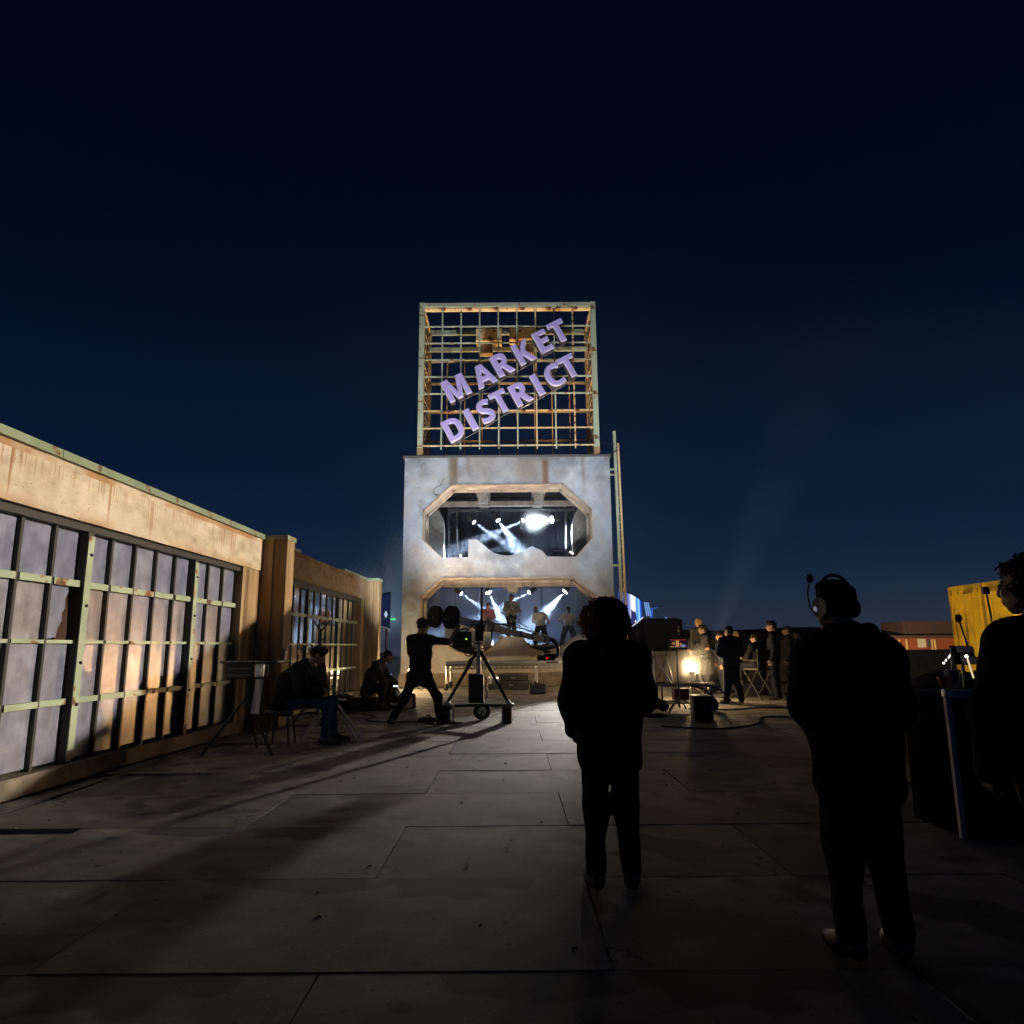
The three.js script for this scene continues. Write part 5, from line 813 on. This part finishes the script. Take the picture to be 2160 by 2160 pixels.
// ───────── gear at right ─────────
{
  const tripod = (label, [x, y, z], spread, ph, cat = 'tripod') => { const t = thing('tripod', label, cat, [x, 0, z]); b_().bar([x, y * .35, z], [x, y, z], .022, 8).build('centre_post', C.steel, t); b_().rbox(x, y, z, .07, .06, .07, .01).build('head', C.dark, t); for (let k = 0; k < 3; k++) { const a = ph + k * 2.094, f = [x + spread * Math.cos(a), .015, z + spread * Math.sin(a)]; const l = b_().bar([x, y * .92, z], f, .016, 8).build('leg', k ? C.black : C.steel, t); b_().ball(f, .025).build('foot', C.rubber, l); b_().bar([x, y * .42, z], [x + (f[0] - x) * .58, y * .4, z + (f[2] - z) * .58], .009, 6).build('spreader', C.dark, t); } return t; };
  tripod('bare steel tripod left of the glaring work lamp', [3.03, 1.2, -15.6], .62, .4); tripod('shorter dark tripod between the steel tripod and the work lamp', [3.42, 1.1, -16.2], .5, 1.3);
  const m = thing('monitor_stand', 'small glowing monitor on a thin stand left of the work lamp', 'monitor', [3.3, 0, -14.6]);
  b_().rbox(3.33, 1.33, -14.6, .37, .22, .04, .012).build('monitor_case', C.black, m);
  const sc = canvasTex(160, 96, (c, w, h) => { c.fillStyle = '#23131f'; c.fillRect(0, 0, w, h); c.fillStyle = '#7a2736'; c.fillRect(0, 0, 160, 14); c.fillStyle = '#f0a94a'; for (const [x, y, a, b] of [[58, 14, 10, 60], [74, 10, 12, 64], [20, 34, 8, 20], [36, 28, 7, 30], [96, 40, 12, 22]]) c.fillRect(x, y, a, b); c.fillStyle = '#ffe9b0'; c.fillRect(62, 20, 6, 44); c.fillStyle = '#8893b8'; c.beginPath(); c.ellipse(126, 70, 26, 16, 0, 0, 7); c.fill(); c.fillStyle = '#c98b7a'; c.fillRect(0, 74, 90, 8); });
  const pg = new THREE.PlaneGeometry(.33, .18).translate(3.33, 1.33, -14.578); new B(true).geo(pg).build('monitor_screen', new THREE.MeshStandardMaterial({ color: 0x050505, emissive: 0xffffff, emissiveMap: sc, emissiveIntensity: .7, roughness: .3 }), m);
  { const l = new THREE.RectAreaLight(0xffa878, .25, .33, .18); l.position.set(3.33, 1.33, -14.56); l.lookAt(3.33, 1.33, 0); l.name = 'monitor_light'; scene.add(l); }
  b_().bar([3.3, .1, -14.62], [3.3, 1.25, -14.62], .02, 8).build('pole', C.greySteel, m); b_().bar([3.36, 1.44, -14.6], [3.36, 1.66, -14.6], .012, 6).build('antenna_post', C.black, m); for (const [y, r] of [[1.52, .022], [1.6, .03], [1.67, .025]]) b_().ball([3.36, y, -14.6], r).build('knob', C.steel, m);
  for (const k of [.2, 2.3, 4.4]) b_().bar([3.3, .3, -14.62], [3.3 + .4 * Math.cos(k), .015, -14.62 + .4 * Math.sin(k)], .014, 6).build('leg', C.black, m);
  const c = thing('camera_dolly', 'low tubular dolly with wheels and a red box below the monitor', 'dolly', [3.5, 0, -15]);
  for (const z of [-14.8, -15.3]) b_().bar([3.0, .5, z], [4.0, .5, z], .018, 8).bar([3.0, .16, z], [4.1, .16, z], .018, 8).build('frame_rail', C.steel, c); for (const x of [3.0, 4.0]) for (const z of [-14.8, -15.3]) { b_().bar([x, .12, z], [x, .5, z], .018, 8).build('frame_post', C.black, c); b_().wheel([x + .02, .11, z], [.3, 0, 1], .11, .05, 18).build('wheel', C.rubber, c); }
  for (const d of [0, .3]) b_().tube([[3.6 + d, .5, -14.8], [3.85 + d, .42, -14.75], [4.05 + d, .2, -14.7]], .02, 12, 8).build('bent_tube', C.dark, c); b_().rbox(3.42, .32, -15, .3, .22, .28, .02).build('battery_box', M(.2, .03, .02), c);
  const k = thing('flight_case', 'upright black case with a pale top edge on the deck at right of centre', 'case', [3.3, 0, -12.95]); b_().rbox(3.3, .21, -12.95, .31, .41, .3, .02).build('body', C.dark, k); b_().rbox(3.3, .425, -12.95, .33, .022, .32, .008).build('lid', C.alu, k); b_().box(3.13, .0, -12.8, 3.15, .4, -12.785).box(3.45, .0, -12.8, 3.47, .4, -12.785).build('edge', C.greySteel, k);
  const lamp2 = thing('cable_coil', 'coil of black cable on the deck left of the upright case', 'cable', [2.6, 0, -13.6]); b_().ring([2.6, .02, -13.6], [0, 1, 0], .2, .015).ring([2.62, .045, -13.58], [0, 1, 0], .18, .015).build('coil', C.rubber, lamp2);
  // tall folding chair
  const f = thing('folding_chair', 'tall black folding chair under the seated dark-haired person', 'chair', [5.97, 0, -17.75], null, { ry: .55, local: true });
  b_().rbox(0, .72, -.05, .46, .04, .42, .01).build('seat', C.dark, f); b_().rbox(0, 1.06, .2, .48, .2, .02, .008).build('backrest', C.dark, f); for (const x of [-.24, .24]) { b_().bar([x, .7, .2], [x, 1.18, .21], .014, 8).build('back_post', C.dark, f); b_().bar([x, .72, .2], [x, .01, -.28], .014, 8).build('leg', C.dark, f); b_().bar([x, .72, -.26], [x, .01, .24], .014, 8).build('leg', C.dark, f); b_().rbox(x, .93, -.02, .05, .02, .42, .008).build('armrest', C.dark, f); } b_().bar([-.24, .36, -.3], [.24, .36, -.3], .012, 6).build('footrest', C.dark, f);
  const g = thing('folding_stool', 'small folding stool with crossed legs left of the capped crewman', 'stool', [4.55, 0, -17.2]); b_().rbox(4.55, .42, -17.2, .36, .02, .34, .008).build('seat', C.dark, g); for (const z of [-17.06, -17.34]) for (const d of [-1, 1]) b_().beam([4.55 - d * .17, .41, z + d * .012], [4.55 + d * .19, .01, z + d * .012], .02, .02).build('leg', C.steel, g);
  // table corner and odds beside the man at the right edge
  const t = thing('flight_case', 'big black case with aluminium edges beside the man at the right edge', 'case', [3.7, 0, -5.3]);
  const CASE = M(.5, .45, .42, { roughness: .6 }); b_().rbox(3.72, .47, -5.45, 1.36, .93, .6, .012).build('body', M(.006, .006, .007, { roughness: 1, specularIntensity: .2 }), t); b_().beam([3.03, .955, -5.14], [4.4, .955, -5.14], .03, .05).build('edge', CASE, t); b_().beam([3.035, 0, -5.14], [3.035, .93, -5.14], .034, .034).build('edge', CASE, t); b_().rbox(3.04, .955, -5.14, .06, .06, .05, .012).build('corner', C.steel, t); b_().rbox(3.6, .3, -5.14, .2, .1, .03, .03).build('handle', C.greySteel, t);
  const put = (n, label, cat, at, fn) => { const q = thing(n, label, cat, at); fn(q); return q; };
  put('paper_cup', 'dark red cup standing on the big aluminium-edged case', 'cup', [3.08, .985, -5.3], (q) => { b_().bar([3.12, .985, -5.3], [3.12, 1.06, -5.3], .03, 16, .042).build('body', C.redCup, q); b_().ring([3.12, 1.06, -5.3], [0, 1, 0], .041, .004).build('rim', C.brown, q); });
  put('brush_jar', 'clear jar holding brushes on the big aluminium-edged case', 'jar', [3.2, .985, -5.35], (q) => { b_().bar([3.22, .985, -5.35], [3.22, 1.11, -5.35], .045, 18, .052).build('jar', M(.2, .2, .21, { roughness: .15 }), q); for (const [a, b] of [[-.03, 0], [.0, .02], [.02, -.02]]) b_().bar([3.22 + a * .3, 1.0, -5.35], [3.22 + a, 1.26 + b, -5.35 + b], .006, 6).build('brush', C.greySteel, q); });
  put('music_stand', 'black stand holding two pale sheets above the big case', 'stand', [3.25, .98, -5.5], (q) => { b_().bar([3.42, .97, -5.55], [3.41, 1.2, -5.52], .012, 8).build('pole', C.steel, q); b_().rbox(3.41, 1.21, -5.5, .17, .15, .012, .004, [-.4, 0, -.03]).build('desk', C.black, q); b_().rbox(3.41, 1.255, -5.47, .13, .05, .004, .001, [-.4, 0, -.03]).build('sheet', C.paper, q); b_().rbox(3.425, 1.175, -5.44, .14, .055, .004, .001, [-.4, 0, -.03]).build('sheet', C.paper, q); });
  put('microphone_stand', 'thin tall stand with a clip head in front of the yellow container', 'stand', [3.55, 0, -5.6], (q) => { b_().bar([3.72, 1.0, -5.55], [3.68, 1.68, -5.55], .007, 6).build('pole', C.black, q); b_().rbox(3.675, 1.7, -5.55, .05, .06, .04, .012).build('clip', C.black, q); });
  put('gooseneck_microphone', 'short microphone with a round foam head above the pale sheets', 'microphone', [3.4, 1.2, -5.45], (q) => { b_().bar([3.42, 1.28, -5.45], [3.38, 1.47, -5.45], .007, 6).build('stem', C.black, q); b_().ball([3.378, 1.485, -5.45], .026, 1, 1.25, 1).build('foam_head', C.rubber, q); });
  const LED = glow(1, .95, .85, 2.2);
  put('clip_light', 'small bright tube light slanting left of the pale sheets', 'lamp', [3.2, 1.2, -5.4], (q) => { b_().bar([3.21, 1.17, -5.4], [3.26, 1.22, -5.4], .006, 8).build('lamp_tube', LED, q); b_().ball([3.195, 1.155, -5.4], .008).build('lamp_tip', LED, q); });
  put('clip_light', 'thin bright tube light standing upright below the pale sheets', 'lamp', [3.3, 1.0, -5.3], (q) => { b_().bar([3.34, 1.05, -5.3], [3.31, 1.2, -5.3], .006, 8).build('lamp_tube', glow(1, .8, .5, .8), q); b_().ball([3.308, 1.205, -5.3], .012).build('lamp_tip', LED, q); });
  put('work_crate', 'dark brown wooden box standing left of the aluminium-edged case', 'crate', [4.2, 0, -7.2], (q) => { b_().rbox(4.25, .5, -7.3, .75, .6, .5, .01).build('body', C.brown, q); for (const y of [.28, .48, .68]) b_().rbox(4.25, y, -7.045, .75, .17, .016, .004).build('plank', C.brown, q); b_().rbox(4.25, .82, -7.25, .85, .04, .62, .008).build('lid', M(.09, .06, .05), q); b_().rbox(4.25, .09, -7.2, .95, .18, .7, .01).build('base_pallet', M(.12, .085, .06), q); });
  put('dark_tarp', 'heap of black cloth covered gear in front of the parapet at right', 'tarpaulin', [8.5, 0, -13], (q) => { const fl = new Field(.05, .12).ell(V(7.6, .3, -12.6), V(.9, .55, .6)).ell(V(9.0, .35, -13), V(1.0, .6, .6)).ell(V(10.3, .3, -13.2), V(.9, .5, .5)); b_().geo(fl.mesh({ noise: folds(.05, 5, 1), carve: (p) => -p.y })).build('cloth', C.blackRough, q); });
}
// loose grit and scraps, and more cable runs over the deck
{
  const g = []; for (let i = 0; i < 900; i++) { const k = rr(.006, .022), x = rr(-4.3, 9), z = -rr(3, 24), q = new THREE.TetrahedronGeometry(k, 0); q.scale(rr(.6, 1.6), rr(.3, .7), rr(.6, 1.6)).rotateY(rr(0, 6)).translate(x, k * .25, z); g.push(q.index ? q.toNonIndexed() : q); }
  const m = new THREE.Mesh(mergeGeometries(g), M(.16, .14, .12, { roughness: .95 })); m.name = 'floor_grit'; m.castShadow = m.receiveShadow = true; scene.add(m); tag(m, 'loose grit and small stones scattered over the rooftop deck', 'grit', null, 'stuff');
  const cab = (label, pts) => tag(b_().tube(pts.map(([x, z]) => [x, .013, z]), .012, 70, 6).build('floor_cable', C.rubber), label, 'cable');
  cab('black cable looping over the deck in front of the upright case', [[2.4, -12.0], [3.2, -11.6], [4.0, -12.2], [4.6, -13.4], [5.6, -13.2], [6.6, -14.4], [7.6, -14.1]]);
  cab('black cable winding between the capped crewman and the headset man', [[3.6, -15.2], [4.4, -14.9], [5.2, -15.3], [6.2, -15.0], [7.0, -16.0], [8.2, -15.6]]);
  cab('black cable running along the foot of the window wall', [[-4.3, -4], [-4.1, -7], [-4.2, -9.5], [-3.9, -11.5], [-3.9, -14], [-3.6, -17]]);
  for (const [x, z, a, n] of [[-1.0, -11.6, .3, 'left'], [1.7, -12.4, -.5, 'right']]) { const t = thing('tape_mark', `pale tape cross stuck on the deck ${n} of the crane dolly`, 'tape mark', [x, 0, z], null, { ry: a, local: true }); b_().box(-.15, .001, -.025, .15, .003, .025).build('tape_strip', C.white, t); b_().box(-.025, .0035, -.15, .025, .005, .15).build('tape_strip', C.white, t); }
}
// ───────── beyond the roof ─────────
{
  const box = (name, label, cat, x0, x1, y1, z0, z1, mat, y0 = -9) => { const t = thing(name, label, cat, [(x0 + x1) / 2, y0, z0]); b_().box(x0, y0, z0, x1, y1, z1).build('body', mat, t); return t; };
  // yellow container with ribs, its long side facing the crew
  { const t = thing('shipping_container', 'tall yellow shipping container standing on the roof at far right', 'container', [13.4, 0, -17]);
    b_().box(12.24, .2, -20, 14.6, 2.8, -14).build('body', C.yellow, t); b_().box(12.2, 2.74, -20.02, 14.64, 2.84, -13.98).build('top_rail', C.yellow, t); b_().box(12.2, .16, -20.02, 14.64, .28, -13.98).build('bottom_rail', C.yellow, t);
    for (const z of [-20, -14.08]) b_().box(12.19, .2, z, 12.32, 2.8, z + .08).build('corner_post', C.yellow, t); for (let z = -19.75; z < -14.2; z += .28) b_().box(12.205, .28, z, 12.24, 2.74, z + .14).build('rib', C.yellow, t);
    b_().box(12.19, 1.2, -17.9, 12.2, 1.75, -17.2).build('label_plate', M(.25, .34, .25), t); for (const z of [-20, -15]) b_().box(12.3, 0, z + .2, 14.5, .2, z + .8).build('skid', C.dark, t); }
  flood([6.1, .4, -13.3], [12.3, 1.7, -17.6], 'added unseen floodlight hidden behind the headset man, aimed at the yellow container', [1, .86, .62], 170, .36, .6, .3);  // added lamp to brighten the yellow side
  // row of orange containers on the next lot
  { const xs = [[14.6, 18.4], [18.5, 22.2], [22.3, 26]]; xs.forEach(([a, b], i) => { const t = thing('shipping_container', ['leftmost orange shipping container beyond the parapet, half hidden by the headset man', 'middle orange shipping container beyond the parapet with a pale square notice', 'rightmost orange shipping container beyond the parapet, behind the yellow one'][i], 'container', [(a + b) / 2, -.9, -36], 'orange containers on the next lot');
      b_().box(a, -.9, -36, b, 1.68, -38.4).build('body', C.orange, t); b_().box(a, 1.56, -35.97, b, 1.7, -36.06).build('top_rail', C.brown, t); for (const x of [a + .12, a + .75, a + 1.1, b - 1.35, b - 1.2, b - .2]) b_().bar([x, -.8, -35.95], [x - .05, 1.5, -35.95], .055, 6).build('lock_rod', x < a + .5 ? C.white : M(.55, .38, .16), t); for (let x = a + .3; x < b; x += .42) b_().box(x, -.85, -35.97, x + .2, 1.55, -36.0).build('rib', C.orange, t); if (i === 1) { b_().box(20.1, 1.1, -35.93, 20.5, 1.52, -35.95).build('notice', M(.55, .55, .42), t); b_().box(20.58, 1.1, -35.93, 20.85, 1.5, -35.95).build('notice', C.far, t); } });
    const d = box('shipping_container', 'dark brown container stacked above the orange ones', 'container', 19.9, 25.5, 2.42, -36.8, -39, C.brown, 1.7); for (let x = 20; x < 25.4; x += 1.4) b_().box(x, 1.75, -36.75, x + .08, 2.4, -36.8).build('rib', C.far, d);
    box('performer_roof', 'flat far roof the small blue-lit performer stands on', 'building', 12, 16, 3.73, -68, -76, C.roofDark);
  box('lot_platform', 'dark platform under the orange containers', 'platform', 13, 60, -.92, -33, -60, C.roofDark);
    flood([13.2, .75, -27.6], [19.5, .9, -36], 'added unseen floodlight at the parapet lighting the orange containers', [1, .7, .4], 420, .5, .8, .3); }  // added lamp to brighten the orange row
  { const t = box('dark_block', 'plain dark windowless block just right of the tower', 'building', 6.15, 7.78, 2.48, -34, -37, C.far); b_().box(6.1, 2.48, -33.96, 7.83, 2.56, -37.04).build('coping', C.roofDark, t); }
  box('roof_unit', 'low flat-topped block behind the work lamp, first right of the dark block', 'building', 9.0, 10.6, 2.14, -40, -44, C.far); box('roof_unit', 'wide low flat-topped block on the skyline above the crew', 'building', 11.05, 13.2, 2.1, -40, -44, C.far2); box('roof_unit', 'low block on the skyline right of the wide one', 'building', 13.35, 14.9, 2.17, -41, -44, C.far);
  box('roof_unit', 'sandy lit block on the skyline left of the headset man', 'building', 15.2, 17.8, 2.24, -40, -44, C.concWarm);
  // town beyond, with lit windows
  const town = [[-15.5, 6, 9, -90, 0], [-20.5, 4, 6, -100, 1], [-25, 5, 8, -110, 1], [11, 4, 9.4, -92, 1], [15.2, 3.4, 8.4, -96, 1], [19, 6, 8, -105, 0], [46, 9, 9, -120, 1], [60, 12, 11, -140, 0], [34, 7, 9.6, -125, 1], [80, 16, 9, -150, 1]];
  town.forEach(([x, w, h, z, lit], i) => { const t = box('town_building', ['far town block seen left of the tower, nearest the tower', 'far town block with lit windows, middle of three left of the tower', 'far town block with lit windows by the end of the window wall', 'far town block with a lit window just right of the tower', 'far town block with lit windows left of the dark block', 'far town block hidden behind the dark block', 'distant town block above the orange containers', 'distant town block behind the yellow container', 'distant town block behind the crew', 'distant wide town block at far right'][i], 'building', x - w / 2, x + w / 2, h - 9, z, z - 8, C.roofDark);
    b_().box(x - w / 4, h - 9, z - 1, x, h - 8.3, z - 3).build('roof_hut', C.roofDark, t);
    for (let r = 0; r < 3; r++) for (let k = 0; k < Math.floor(w / 1.5); k++) { const on = lit && hash(k, r + i * 7, 3) > .55; b_().box(x - w / 2 + .5 + k * 1.5, h - 10.3 - r * 1.9, z + .02, x - w / 2 + 1.3 + k * 1.5, h - 9.4 - r * 1.9, z + .06).build('window', on ? glow(1, .62, .25, 1.4) : C.dark, t); } });
}

renderer.render(scene, camera);
